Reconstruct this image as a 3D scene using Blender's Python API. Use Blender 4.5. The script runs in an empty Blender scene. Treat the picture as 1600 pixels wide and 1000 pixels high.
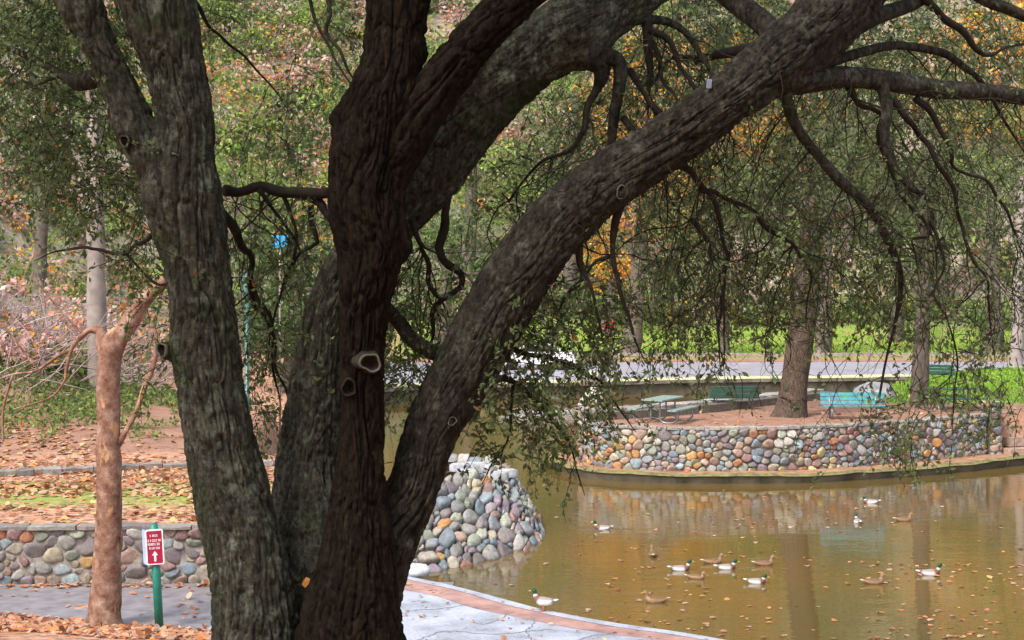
import bpy, math, random
import numpy as np
from mathutils import Vector

# ------------------------------------------------------------------ camera, sky, sun, exposure
SC = bpy.context.scene
CAMZ = 7.0            # metres above the pond
F = 2600.0            # focal length in photo pixels (photo is 1600 wide)
cam_d = bpy.data.cameras.new("camera")
cam = bpy.data.objects.new("camera", cam_d)
SC.collection.objects.link(cam)
cam.location = (0, 0, CAMZ)
cam.rotation_euler = (math.radians(90), 0, 0)
cam_d.sensor_width = 36.0
cam_d.lens = F / 1600 * 36
cam_d.shift_y = -100 / 1600
cam_d.clip_start = 0.1
cam_d.clip_end = 2000
SC.camera = cam

SUN_AZ = math.radians(-140)      # from +Y towards +X
SUN_EL = math.radians(52)
W = bpy.data.worlds.new("World")
SC.world = W
W.use_nodes = True
wn = W.node_tree
for n in list(wn.nodes):
    wn.nodes.remove(n)
w_out = wn.nodes.new("ShaderNodeOutputWorld")
w_bg = wn.nodes.new("ShaderNodeBackground")
w_sky = wn.nodes.new("ShaderNodeTexSky")
w_sky.sky_type = 'NISHITA'
w_sky.sun_disc = False
w_sky.sun_elevation = SUN_EL
w_sky.sun_rotation = SUN_AZ
w_sky.air_density = 1.0
w_sky.dust_density = 4.0
w_hs = wn.nodes.new("ShaderNodeHueSaturation")
w_hs.inputs["Saturation"].default_value = 0.6
w_bg.inputs["Strength"].default_value = 0.15
wn.links.new(w_sky.outputs[0], w_hs.inputs["Color"])
wn.links.new(w_hs.outputs[0], w_bg.inputs["Color"])
wn.links.new(w_bg.outputs[0], w_out.inputs["Surface"])

sun_d = bpy.data.lights.new("sun", 'SUN')
sun_d.energy = 1.5
sun_d.angle = math.radians(14)
sun_d.color = (1.0, 0.97, 0.93)
sun = bpy.data.objects.new("sun", sun_d)
SC.collection.objects.link(sun)
sd_ = Vector((math.sin(SUN_AZ) * math.cos(SUN_EL), math.cos(SUN_AZ) * math.cos(SUN_EL), math.sin(SUN_EL)))
sun.rotation_euler = sd_.to_track_quat('Z', 'Y').to_euler()
sun.location = (0, 0, 60)

SC.view_settings.view_transform = 'Standard'
SC.view_settings.look = 'None'
SC.view_settings.exposure = 1.08
SC.view_settings.gamma = 1.0
SC.view_settings.use_curve_mapping = False
SC.render.engine = 'CYCLES'
SC.cycles.max_bounces = 6
SC.cycles.transparent_max_bounces = 4
SC.cycles.use_denoising = True

rng = np.random.default_rng(7)
random.seed(7)
C = SC.collection.objects

# ------------------------------------------------------------------ maths helpers
def W3(px, py, d):
    """point at depth d seen at photo pixel (px, py)"""
    return np.array([(px - 800) / F * d, d, CAMZ - (py - 400) * d / F])

def G(px, py, z):
    """point of height z seen at photo pixel"""
    d = F * (CAMZ - z) / (py - 400)
    return np.array([(px - 800) / F * d, d, z])

def _hash(ix, iy, iz, seed):
    h = (ix * 374761393 + iy * 668265263 + iz * 2147483647 + seed * 974711) & 0xFFFFFFFF
    h = ((h ^ (h >> 13)) * 1274126177) & 0xFFFFFFFF
    h = ((h ^ (h >> 16)) * 2246822519) & 0xFFFFFFFF
    return ((h ^ (h >> 15)) & 0xFFFFFF) / float(0xFFFFFF)

def vnoise(p, seed=0):
    """value noise in -1..1, p (N,3)"""
    p = np.asarray(p, float)
    i = np.floor(p).astype(np.int64)
    f = p - i
    u = f * f * f * (f * (f * 6 - 15) + 10)
    r = 0
    for dx in (0, 1):
        wx = u[:, 0] if dx else 1 - u[:, 0]
        for dy in (0, 1):
            wy = u[:, 1] if dy else 1 - u[:, 1]
            for dz in (0, 1):
                wz = u[:, 2] if dz else 1 - u[:, 2]
                r = r + wx * wy * wz * _hash(i[:, 0] + dx, i[:, 1] + dy, i[:, 2] + dz, seed)
    return r * 2 - 1

def fbm(p, seed=0, oct=3):
    a, s, t = 1.0, 0.0, 0.0
    p = np.asarray(p, float)
    for k in range(oct):
        s = s + a * vnoise(p * 2 ** k, seed + 31 * k)
        t += a
        a *= 0.5
    return s / t

def sdist(poly, x, y):
    """signed distance to a closed polygon, negative inside"""
    poly = np.asarray(poly, float)
    n = len(poly)
    dmin = np.full(np.shape(x), 1e9)
    inside = np.zeros(np.shape(x), bool)
    for k in range(n):
        a, b = poly[k], poly[(k + 1) % n]
        ex, ey = b - a
        wx, wy = x - a[0], y - a[1]
        t = np.clip((wx * ex + wy * ey) / (ex * ex + ey * ey + 1e-12), 0, 1)
        dmin = np.minimum(dmin, (wx - t * ex) ** 2 + (wy - t * ey) ** 2)
        c = ((a[1] > y) != (b[1] > y)) & (x < (b[0] - a[0]) * (y - a[1]) / (b[1] - a[1] + 1e-12) + a[0])
        inside ^= c
    d = np.sqrt(dmin)
    return np.where(inside, -d, d)

def sstep(a, b, x):
    t = np.clip((x - a) / (b - a), 0, 1)
    return t * t * (3 - 2 * t)

def catmull(pts, step):
    """resample a polyline of rows smoothly; all columns are interpolated"""
    P = np.asarray(pts, float)
    P = np.vstack([2 * P[0] - P[1], P, 2 * P[-1] - P[-2]])
    out = []
    for k in range(1, len(P) - 2):
        p0, p1, p2, p3 = P[k - 1], P[k], P[k + 1], P[k + 2]
        m = max(2, int(np.linalg.norm((p2 - p1)[:3]) / step))
        t = np.linspace(0, 1, m, endpoint=False)[:, None]
        out.append(0.5 * ((2 * p1) + (-p0 + p2) * t + (2 * p0 - 5 * p1 + 4 * p2 - p3) * t ** 2
                          + (-p0 + 3 * p1 - 3 * p2 + p3) * t ** 3))
    out.append(P[-2][None])
    return np.vstack(out)

def frames(P):
    T = np.gradient(P, axis=0)
    T /= np.linalg.norm(T, axis=1)[:, None] + 1e-12
    n = np.cross(T[0], [0.0, 1, 0])
    if np.linalg.norm(n) < 1e-3:
        n = np.cross(T[0], [1.0, 0, 0])
    N = np.zeros_like(P)
    for i in range(len(P)):
        n = n - T[i] * np.dot(n, T[i])
        n /= np.linalg.norm(n) + 1e-12
        N[i] = n
    return T, N, np.cross(T, N)

# ------------------------------------------------------------------ mesh helpers
class MB:
    """collects geometry for one mesh"""
    def __init__(s):
        s.v, s.f, s.c, s.n = [], [], [], 0
    def add(s, v, f, col=None):
        v = np.asarray(v, float)
        s.v.append(v)
        f = np.asarray(f, np.int64)
        s.f.append(f + s.n)
        if col is not None:
            col = np.asarray(col, float)
            if col.ndim == 1:
                col = np.tile(col, (len(v), 1))
            s.c.append(col)
        s.n += len(v)
        return s
    def box(s, c, size, rz=0.0, col=None, rx=0.0):
        x, y, z = np.array(size) / 2
        v = np.array([[i * x, j * y, k * z] for k in (-1, 1) for j in (-1, 1) for i in (-1, 1)])
        if rx:
            ca, sa = math.cos(rx), math.sin(rx)
            v = v @ np.array([[1, 0, 0], [0, ca, sa], [0, -sa, ca]])
        ca, sa = math.cos(rz), math.sin(rz)
        v = v @ np.array([[ca, sa, 0], [-sa, ca, 0], [0, 0, 1]]) + np.array(c)
        f = [[0, 2, 3, 1], [4, 5, 7, 6], [0, 1, 5, 4], [2, 6, 7, 3], [0, 4, 6, 2], [1, 3, 7, 5]]
        return s.add(v, f, col)
    def tube(s, P, R, seg=6, col=None, cap=True):
        P = np.asarray(P, float)
        R = np.broadcast_to(np.asarray(R, float), (len(P),))
        T, N, B = frames(P)
        a = np.linspace(0, 2 * np.pi, seg, endpoint=False)
        v = P[:, None] + R[:, None, None] * (np.cos(a)[None, :, None] * N[:, None] + np.sin(a)[None, :, None] * B[:, None])
        m = len(P)
        v = v.reshape(-1, 3)
        i = np.arange(m - 1)[:, None] * seg
        j = np.arange(seg)[None]
        jn = (j + 1) % seg
        f = np.stack([i + j, i + jn, i + seg + jn, i + seg + j], -1).reshape(-1, 4)
        s.add(v, f, col)
        if cap:
            base = s.n - len(v)
            for ring, flip in ((0, True), (m - 1, False)):
                ids = base + ring * seg + np.arange(seg)
                c = s.n
                s.v.append(P[ring][None]); s.n += 1
                if col is not None:
                    s.c.append(np.asarray(col, float).reshape(-1, 3)[-1:])
                q = [[ids[(k + 1) % seg], ids[k], c, c] if flip else [ids[k], ids[(k + 1) % seg], c, c] for k in range(seg)]
                s.f.append(np.asarray(q, np.int64))
        return s
    def build(s, name, mat, parent=None, smooth=True, color=None):
        v = np.vstack(s.v)
        f3 = [f for f in s.f if f.shape[1] == 3]
        f4 = [f for f in s.f if f.shape[1] == 4]
        loops, sizes = [], []
        if f4:
            q = np.vstack(f4)
            t = q[:, 2] == q[:, 3]
            if t.any():
                f3.append(q[t][:, :3]); q = q[~t]
            if len(q):
                loops.append(q.reshape(-1)); sizes.append(np.full(len(q), 4))
        if f3:
            q = np.vstack(f3)
            loops.append(q.reshape(-1)); sizes.append(np.full(len(q), 3))
        loops = np.concatenate(loops); sizes = np.concatenate(sizes)
        o_org = org(parent)
        v = v - o_org
        me = bpy.data.meshes.new(name)
        me.vertices.add(len(v)); me.loops.add(len(loops)); me.polygons.add(len(sizes))
        me.vertices.foreach_set("co", v.astype(np.float32).ravel())
        me.loops.foreach_set("vertex_index", loops.astype(np.int32))
        st = np.concatenate([[0], np.cumsum(sizes)[:-1]])
        me.polygons.foreach_set("loop_start", st.astype(np.int32))
        me.polygons.foreach_set("loop_total", sizes.astype(np.int32))
        me.polygons.foreach_set("use_smooth", np.full(len(sizes), smooth))
        if s.c:
            c = np.vstack(s.c)
            at = me.attributes.new("col", 'FLOAT_COLOR', 'POINT')
            at.data.foreach_set("color", np.hstack([c, np.ones((len(c), 1))]).astype(np.float32).ravel())
        me.update(calc_edges=True)
        me.validate()
        o = bpy.data.objects.new(name, me)
        C.link(o)
        if mat:
            me.materials.append(mat)
        if parent is not None:
            o.parent = parent
            ORG[o.name] = o_org
        if color is not None:
            o.color = (*color, 1)
        return o

ORG = {}
def org(parent):
    if parent is None:
        return np.zeros(3)
    return ORG.get(parent.name, np.zeros(3))

def thing(name, label, cat, loc=(0, 0, 0), group=None, kind=None):
    o = bpy.data.objects.new(name, None)
    C.link(o)
    o.location = tuple(float(a) for a in loc)
    o.empty_display_size = 0.2
    ORG[o.name] = np.array(loc, float)
    tag(o, label, cat, group, kind)
    return o

def tag(o, label=None, cat=None, group=None, kind=None):
    if label: o["label"] = label
    if cat: o["category"] = cat
    if group: o["group"] = group
    if kind: o["kind"] = kind
    return o

def copy_thing(root, loc, rz, label):
    r = root.copy(); C.link(r)
    r.location = tuple(float(a) for a in loc); r.rotation_euler = (0, 0, rz)
    r["label"] = label
    for ch in root.children:
        c = ch.copy(); C.link(c); c.parent = r
        for g in ch.children:
            d = g.copy(); C.link(d); d.parent = c
    return r

# ------------------------------------------------------------------ materials
class NT:
    def __init__(s, name):
        s.m = bpy.data.materials.new(name); s.m.use_nodes = True
        s.t = s.m.node_tree
        s.b = s.t.nodes["Principled BSDF"]
        s.out = s.t.nodes["Material Output"]
    def n(s, kind, **kw):
        x = s.t.nodes.new("ShaderNode" + kind)
        for k, v in kw.items():
            if hasattr(x, k): setattr(x, k, v)
            else: x.inputs[k.replace("_", " ")].default_value = v
        return x
    def l(s, a, b): s.t.links.new(a, b)
    def noise(s, scale, detail=4, vec=None, rough=0.55):
        x = s.n("TexNoise"); x.inputs["Scale"].default_value = scale
        x.inputs["Detail"].default_value = detail; x.inputs["Roughness"].default_value = rough
        if vec is not None: s.l(vec, x.inputs["Vector"])
        return x
    def ramp(s, src, stops, interp='LINEAR'):
        r = s.n("ValToRGB"); e = r.color_ramp; e.interpolation = interp
        while len(e.elements) < len(stops): e.elements.new(0.5)
        for el, (p, c) in zip(e.elements, stops):
            el.position = p; el.color = (*c, 1) if len(c) == 3 else c
        s.l(src, r.inputs[0])
        return r
    def mix(s, fac, a, b, mode='MIX'):
        x = s.n("MixRGB"); x.blend_type = mode
        for k, v in ((0, fac), (1, a), (2, b)):
            if hasattr(v, "is_output") or isinstance(v, bpy.types.NodeSocket): s.l(v, x.inputs[k])
            elif isinstance(v, (int, float)): x.inputs[k].default_value = v
            else: x.inputs[k].default_value = (*v, 1)
        return x.outputs[0]
    def coord(s, out="Object", scale=None):
        c = s.n("TexCoord").outputs[out]
        if scale is None: return c
        m = s.n("Mapping"); m.inputs["Scale"].default_value = scale
        s.l(c, m.inputs[0]); return m.outputs[0]
    def bump(s, h, strength=0.4, dist=0.02, normal=None):
        b = s.n("Bump"); b.inputs["Strength"].default_value = strength; b.inputs["Distance"].default_value = dist
        s.l(h, b.inputs["Height"])
        if normal is not None: s.l(normal, b.inputs["Normal"])
        s.l(b.outputs[0], s.b.inputs["Normal"]); return b.outputs[0]
    def base(s, c):
        if isinstance(c, bpy.types.NodeSocket): s.l(c, s.b.inputs["Base Color"])
        else: s.b.inputs["Base Color"].default_value = (*c, 1)
    def rough(s, r, spec=None):
        s.b.inputs["Roughness"].default_value = r
        if spec is not None: s.b.inputs["Specular IOR Level"].default_value = spec

def leaf_mat(name, trans=0.35, rough=0.5, spec=0.3):
    k = NT(name)
    a = k.n("Attribute"); a.attribute_name = "col"
    k.base(a.outputs["Color"]); k.rough(rough, spec)
    tr = k.n("BsdfTranslucent"); k.l(a.outputs["Color"], tr.inputs["Color"])
    mx = k.n("MixShader"); mx.inputs[0].default_value = trans
    k.l(k.b.outputs[0], mx.inputs[1]); k.l(tr.outputs[0], mx.inputs[2])
    k.l(mx.outputs[0], k.out.inputs["Surface"])
    return k.m

def flat_mat(name, col, rough=0.6, spec=0.4, var=0.25, scale=6.0, metal=0.0, bump=0.0):
    k = NT(name)
    n = k.noise(scale, 5, k.coord())
    r = k.ramp(n.outputs[0], [(0.3, (1 - var,) * 3), (0.7, (1 + var,) * 3)])
    k.base(k.mix(1.0, r.outputs[0], col, 'MULTIPLY')); k.rough(rough, spec)
    k.b.inputs["Metallic"].default_value = metal
    if bump: k.bump(n.outputs[0], bump, 0.01)
    return k.m

def attr_mat(name, rough=0.6, spec=0.3, noise=0.15, scale=40):
    k = NT(name)
    a = k.n("Attribute"); a.attribute_name = "col"
    n = k.noise(scale, 3, k.coord())
    r = k.ramp(n.outputs[0], [(0.3, (1 - noise,) * 3), (0.7, (1 + noise,) * 3)])
    k.base(k.mix(1.0, a.outputs["Color"], r.outputs[0], 'MULTIPLY')); k.rough(rough, spec)
    return k.m

def bark_mat(name, c1, c2, lichen, lich_amt, moss_amt, bump=0.9, bscale=1.0):
    k = NT(name)
    co = k.coord()
    n1 = k.noise(3.0, 6, co)
    n2 = k.noise(28.0, 5, co, 0.65)
    n3 = k.noise(7.0, 6, co, 0.7)
    n4 = k.noise(1.7, 5, co, 0.6)
    c = k.ramp(n2.outputs[0], [(0.3, c1), (0.72, c2)]).outputs[0]
    f = k.ramp(n3.outputs[0], [(0.62 - lich_amt, (0, 0, 0)), (0.72 - lich_amt * 0.5, (1, 1, 1))]).outputs[0]
    c = k.mix(f, c, lichen)
    g = k.ramp(n4.outputs[0], [(0.68 - moss_amt, (0, 0, 0)), (0.8 - moss_amt, (1, 1, 1))]).outputs[0]
    gm = k.n("Math"); gm.operation = 'MULTIPLY'; gm.inputs[1].default_value = 0.7
    k.l(g, gm.inputs[0])
    c = k.mix(gm.outputs[0], c, (0.055, 0.075, 0.03))
    v = k.ramp(n1.outputs[0], [(0.3, (0.75,) * 3), (0.7, (1.25,) * 3)]).outputs[0]
    mu = k.n("Mapping"); mu.inputs["Scale"].default_value = (1, 1, 0.22)
    k.l(co, mu.inputs[0])
    ns = k.noise(26.0, 6, mu.outputs[0], 0.7)
    st = k.ramp(ns.outputs[0], [(0.34, (0.45,) * 3), (0.5, (1.0,) * 3), (0.66, (1.7,) * 3)]).outputs[0]
    c = k.mix(1.0, c, st, 'MULTIPLY')
    k.base(k.mix(1.0, c, v, 'MULTIPLY')); k.rough(0.9, 0.1)
    nb = k.noise(48.0, 7, mu.outputs[0], 0.75)
    k.bump(nb.outputs[0], bump * bscale, 0.03 * bscale)
    return k.m

def stone_mat():
    k = NT("cobble")
    oi = k.n("ObjectInfo")
    co = k.coord()
    n = k.noise(11, 7, co, 0.7); n2 = k.noise(3.1, 6, co, 0.7); n3 = k.noise(70, 3, co, 0.6)
    r = k.ramp(n.outputs[0], [(0.25, (0.5,) * 3), (0.5, (0.95,) * 3), (0.78, (1.4,) * 3)])
    c = k.mix(1.0, oi.outputs["Color"], r.outputs[0], 'MULTIPLY')
    sp = k.ramp(n3.outputs[0], [(0.3, (0.72,) * 3), (0.7, (1.2,) * 3)]).outputs[0]
    c = k.mix(1.0, c, sp, 'MULTIPLY')
    f = k.ramp(n2.outputs[0], [(0.46, (0, 0, 0)), (0.70, (0.7,) * 3)]).outputs[0]
    c = k.mix(f, c, (0.15, 0.13, 0.095))
    k.base(c); k.rough(0.7, 0.3)
    k.bump(n.outputs[0], 0.7, 0.03)
    return k.m

M = {}
M['leaf'] = leaf_mat("oak_leaf", 0.52, 0.40, 0.45)
M['far_leaf'] = leaf_mat("far_leaf", 0.4, 0.7, 0.1)
M['litter'] = leaf_mat("dead_leaf", 0.2, 0.7, 0.2)
M['bark_grey'] = bark_mat("bark_lichen_grey", (0.042, 0.038, 0.029), (0.125, 0.12, 0.092), (0.19, 0.205, 0.155), 0.11, 0.13)
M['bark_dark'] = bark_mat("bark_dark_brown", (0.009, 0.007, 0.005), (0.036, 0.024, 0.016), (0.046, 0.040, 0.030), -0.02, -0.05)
M['bark_mid'] = bark_mat("bark_brown_grey", (0.024, 0.02, 0.015), (0.085, 0.075, 0.058), (0.125, 0.122, 0.095), 0.07, 0.09)
M['twig'] = flat_mat("twig_bark", (0.035, 0.027, 0.02), 0.85, 0.2, 0.4, 14)
M['bark_far'] = flat_mat("far_bark", (0.13, 0.105, 0.085), 0.85, 0.2, 0.45, 3.5, bump=0.6)
M['bark_island'] = bark_mat("island_bark", (0.055, 0.038, 0.028), (0.16, 0.112, 0.085), (0.15, 0.13, 0.105), 0.04, -0.1, 1.0, 1.3)
M['bark_pale'] = flat_mat("pale_bark", (0.27, 0.225, 0.20), 0.8, 0.2, 0.3, 2.5, bump=0.4)
def tan_mat():
    k = NT("mottled_tan_bark"); co = k.coord()
    n1 = k.noise(4.5, 6, co, 0.65); n2 = k.noise(30, 5, co, 0.7); mp = k.n("Mapping"); mp.inputs["Scale"].default_value = (2.2, 2.2, 1.0); k.l(co, mp.inputs[0])
    n3 = k.noise(1.6, 4, mp.outputs[0], 0.6)
    c = k.ramp(n1.outputs[0], [(0.3, (0.06, 0.028, 0.02)), (0.45, (0.19, 0.095, 0.062)), (0.56, (0.27, 0.155, 0.11)), (0.7, (0.38, 0.27, 0.21))]).outputs[0]
    f = k.ramp(n3.outputs[0], [(0.60, (0, 0, 0)), (0.66, (0.8,) * 3)]).outputs[0]
    c = k.mix(f, c, (0.52, 0.30, 0.14))
    v = k.ramp(n2.outputs[0], [(0.3, (0.7,) * 3), (0.7, (1.25,) * 3)]).outputs[0]
    k.base(k.mix(1.0, c, v, 'MULTIPLY')); k.rough(0.8, 0.2); k.bump(n2.outputs[0], 0.6, 0.02)
    return k.m
M['bark_tan'] = tan_mat()
M['stone'] = stone_mat()
M['mortar'] = flat_mat("mortar", (0.14, 0.12, 0.10), 0.9, 0.1, 0.35, 8, bump=0.6)
M['mortar_light'] = flat_mat("pale_mortar", (0.27, 0.235, 0.20), 0.9, 0.1, 0.35, 8, bump=0.6)
M['cap'] = flat_mat("cap_stone", (0.40, 0.36, 0.32), 0.7, 0.3, 0.35, 5, bump=0.5)
M['moss'] = flat_mat("mossy_ledge", (0.16, 0.15, 0.06), 0.9, 0.2, 0.5, 4, bump=0.8)
M['ledge'] = flat_mat("ledge_earth", (0.30, 0.17, 0.10), 0.9, 0.2, 0.45, 5, bump=0.8)
M['concrete'] = None
M['bench'] = flat_mat("sky_lit_green_paint", (0.06, 0.27, 0.30), 0.4, 0.5, 0.35, 7)  # the benches' one green, with sky light put into the colour
M['bench_green'] = flat_mat("dark_and_shaded_green_paint", (0.035, 0.11, 0.085), 0.4, 0.5, 0.2, 9)  # same bench green with shade put into it; also plain dark green parts
M['steel'] = flat_mat("galvanised_tube", (0.22, 0.24, 0.23), 0.4, 0.5, 0.15, 9, 0.6)
M['table'] = flat_mat("table_plank", (0.22, 0.33, 0.31), 0.3, 0.5, 0.15, 9)
M['post'] = flat_mat("green_post", (0.015, 0.17, 0.12), 0.4, 0.5, 0.2, 6)
M['white'] = flat_mat("white_paint", (0.8, 0.78, 0.8), 0.4, 0.5, 0.06, 6)
M['maroon'] = flat_mat("maroon_paint", (0.33, 0.012, 0.05), 0.35, 0.5, 0.1, 6)
M['bluegrey'] = flat_mat("pale_blue_metal", (0.42, 0.52, 0.72), 0.35, 0.5, 0.1, 6)
M['blue'] = flat_mat("blue_paint", (0.05, 0.38, 0.68), 0.5, 0.4, 0.15, 6)
M['red'] = flat_mat("red_paint", (0.65, 0.03, 0.05), 0.4, 0.5, 0.1, 6)
M['rail'] = flat_mat("weathered_rail", (0.30, 0.24, 0.21), 0.85, 0.2, 0.3, 4)
M['rock'] = flat_mat("grey_boulder", (0.27, 0.265, 0.27), 0.7, 0.3, 0.3, 3, bump=0.5)
M['cream'] = flat_mat("cream_boulder", (0.45, 0.40, 0.33), 0.7, 0.3, 0.25, 2.5, bump=0.4)
M['scar'] = flat_mat("scar_callus", (0.14, 0.122, 0.10), 0.8, 0.2, 0.3, 30)
M['hollow'] = flat_mat("scar_dark_wood", (0.03, 0.022, 0.016), 0.9, 0.1, 0.3, 30)
M['duck'] = attr_mat("duck_plumage", 0.55, 0.3, 0.10, 60)
M['hen'] = attr_mat("mottled_plumage", 0.6, 0.3, 0.55, 55)
M['orange'] = flat_mat("orange_skin", (0.55, 0.17, 0.03), 0.5, 0.4, 0.1, 20)

def concrete():
    k = NT("concrete_walk")
    co = k.coord()
    n = k.noise(1.2, 6, co, 0.6); n2 = k.noise(14, 5, co, 0.7)
    c = k.ramp(n.outputs[0], [(0.3, (0.24, 0.255, 0.30)), (0.5, (0.37, 0.395, 0.46)), (0.72, (0.46, 0.485, 0.56))]).outputs[0]
    v = k.ramp(n2.outputs[0], [(0.3, (0.72,) * 3), (0.7, (1.15,) * 3)]).outputs[0]
    k.base(k.mix(1.0, c, v, 'MULTIPLY'))
    r = k.ramp(n.outputs[0], [(0.35, (0.25,) * 3), (0.65, (0.55,) * 3)])
    k.l(r.outputs[0], k.b.inputs["Roughness"])
    k.bump(n2.outputs[0], 0.15, 0.01)
    return k.m
M['concrete'] = concrete()
M['rust'] = flat_mat("rust_red_border", (0.33, 0.19, 0.16), 0.6, 0.4, 0.35, 2.2, bump=0.2)
M['crack'] = flat_mat("crack_filler", (0.16, 0.15, 0.16), 0.8, 0.2, 0.2, 6)
M['asphalt'] = flat_mat("asphalt", (0.20, 0.185, 0.195), 0.45, 0.4, 0.3, 3, bump=0.3)
M['road'] = flat_mat("pale_asphalt", (0.30, 0.29, 0.33), 0.4, 0.4, 0.2, 1, bump=0.2)
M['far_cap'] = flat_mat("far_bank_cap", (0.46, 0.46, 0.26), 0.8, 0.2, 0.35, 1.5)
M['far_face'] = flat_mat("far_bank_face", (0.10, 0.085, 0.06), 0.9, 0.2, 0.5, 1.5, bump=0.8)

def ground_mat():
    k = NT("ground")
    co = k.coord()
    ag = k.n("Attribute"); ag.attribute_name = "mask"
    sep = k.n("SeparateColor"); k.l(ag.outputs["Color"], sep.inputs[0])
    vo = k.n("TexVoronoi"); vo.inputs["Scale"].default_value = 7.0; k.l(co, vo.inputs["Vector"])
    s2 = k.n("SeparateColor"); k.l(vo.outputs["Color"], s2.inputs[0])
    lit = k.ramp(s2.outputs[0], [(0.0, (0.16, 0.085, 0.05)), (0.3, (0.34, 0.17, 0.10)), (0.55, (0.42, 0.26, 0.19)),
                                 (0.8, (0.46, 0.20, 0.10)), (1.0, (0.50, 0.36, 0.28))]).outputs[0]
    n = k.noise(1.3, 6, co, 0.65); n5 = k.noise(20, 5, co, 0.7)
    dn = k.ramp(n5.outputs[0], [(0.3, (0.65,) * 3), (0.7, (1.3,) * 3)]).outputs[0]
    dirt = k.mix(1.0, k.ramp(n.outputs[0], [(0.3, (0.21, 0.105, 0.068)), (0.7, (0.36, 0.215, 0.15))]).outputs[0], dn, 'MULTIPLY')
    grass = k.ramp(n5.outputs[0], [(0.3, (0.10, 0.19, 0.02)), (0.7, (0.26, 0.42, 0.05))]).outputs[0]
    vd = k.noise(2.0, 3, co); vm = k.mix(0.25, co, vd.outputs["Color"], 'ADD')
    vo2 = k.n("TexVoronoi"); vo2.inputs["Scale"].default_value = 2.4; k.l(vm, vo2.inputs["Vector"])
    s3 = k.n("SeparateColor"); k.l(vo2.outputs["Color"], s3.inputs[0])
    hill = k.ramp(s3.outputs[1], [(0.0, (0.07, 0.08, 0.035)), (0.2, (0.20, 0.16, 0.115)), (0.4, (0.12, 0.16, 0.06)), (0.55, (0.36, 0.28, 0.25)),
                                  (0.72, (0.15, 0.19, 0.07)), (0.86, (0.38, 0.31, 0.28)), (1.0, (0.17, 0.20, 0.08))]).outputs[0]
    hill = k.mix(0.4, hill, k.ramp(n.outputs[0], [(0.35, (0.09, 0.11, 0.05)), (0.62, (0.36, 0.28, 0.24))]).outputs[0])  # darker greens put undergrowth shade into the ground colour
    base = k.mix(sep.outputs[2], lit, hill)
    c = k.mix(sep.outputs[1], base, dirt)
    gn = k.n("Math"); gn.operation = 'MULTIPLY'
    gr = k.ramp(n.outputs[0], [(0.38, (0.35,) * 3), (0.55, (1, 1, 1))]).outputs[0]
    k.l(sep.outputs[0], gn.inputs[0]); k.l(gr, gn.inputs[1])
    c = k.mix(gn.outputs[0], c, grass)
    k.base(c); k.rough(0.9, 0.15)
    k.bump(n5.outputs[0], 0.5, 0.04)
    return k.m
M['ground'] = ground_mat()

def water_mat():
    k = NT("pond_water")
    co = k.coord("Object", (0.55, 1.6, 1.0))
    n1 = k.noise(1.5, 3, co, 0.5); n2 = k.noise(5.5, 2, co, 0.5)
    n3 = k.noise(0.12, 3, k.coord())
    a = k.n("Math"); a.operation = 'MULTIPLY_ADD'; a.inputs[1].default_value = 0.35
    k.l(n2.outputs[0], a.inputs[0]); k.l(n1.outputs[0], a.inputs[2])
    c = k.ramp(n3.outputs[0], [(0.35, (0.10, 0.074, 0.025)), (0.65, (0.145, 0.084, 0.023))]).outputs[0]
    k.base(c); k.rough(0.03)
    k.b.inputs["IOR"].default_value = 1.75
    n4 = k.noise(0.22, 3, k.coord("Object", (0.5, 1.0, 1.0)))
    amp = k.ramp(n4.outputs[0], [(0.4, (0.25,) * 3), (0.62, (1, 1, 1))]).outputs[0]
    hm = k.n("Math"); hm.operation = 'MULTIPLY'; k.l(a.outputs[0], hm.inputs[0]); k.l(amp, hm.inputs[1])
    k.bump(hm.outputs[0], 0.09, 0.10)
    return k.m
M['water'] = water_mat()

# ------------------------------------------------------------------ leaves
def leaf_cards(mb, P, D, size, col, rngl, width=0.45, fold=0.25):
    """one folded leaf (4 verts, 2 tris) per row; D leaf direction"""
    n = len(P)
    D = D / (np.linalg.norm(D, axis=1)[:, None] + 1e-9)
    r = rngl.normal(size=(n, 3))
    S = np.cross(D, r); S /= np.linalg.norm(S, axis=1)[:, None] + 1e-9
    U = np.cross(S, D)
    s = np.broadcast_to(size, (n,))[:, None]
    a = P
    b = P + D * s * 0.5 + S * s * width * 0.5 + U * s * fold * 0.3
    c = P + D * s
    e = P + D * s * 0.5 - S * s * width * 0.5 + U * s * fold * 0.3
    v = np.stack([a, b, c, e], 1).reshape(-1, 3)
    i = np.arange(n)[:, None] * 4
    f = np.concatenate([i + [0, 1, 2], i + [0, 2, 3]], 0)
    mb.add(v, f, np.repeat(col, 4, 0))

def pick(pal, n, rngl, jit=0.25):
    pal = np.asarray(pal, float)
    c = pal[rngl.integers(0, len(pal), n)]
    return c * (1 + rngl.uniform(-jit, jit, (n, 1))) * (1 + rngl.uniform(-0.06, 0.06, (n, 3)))

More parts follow.
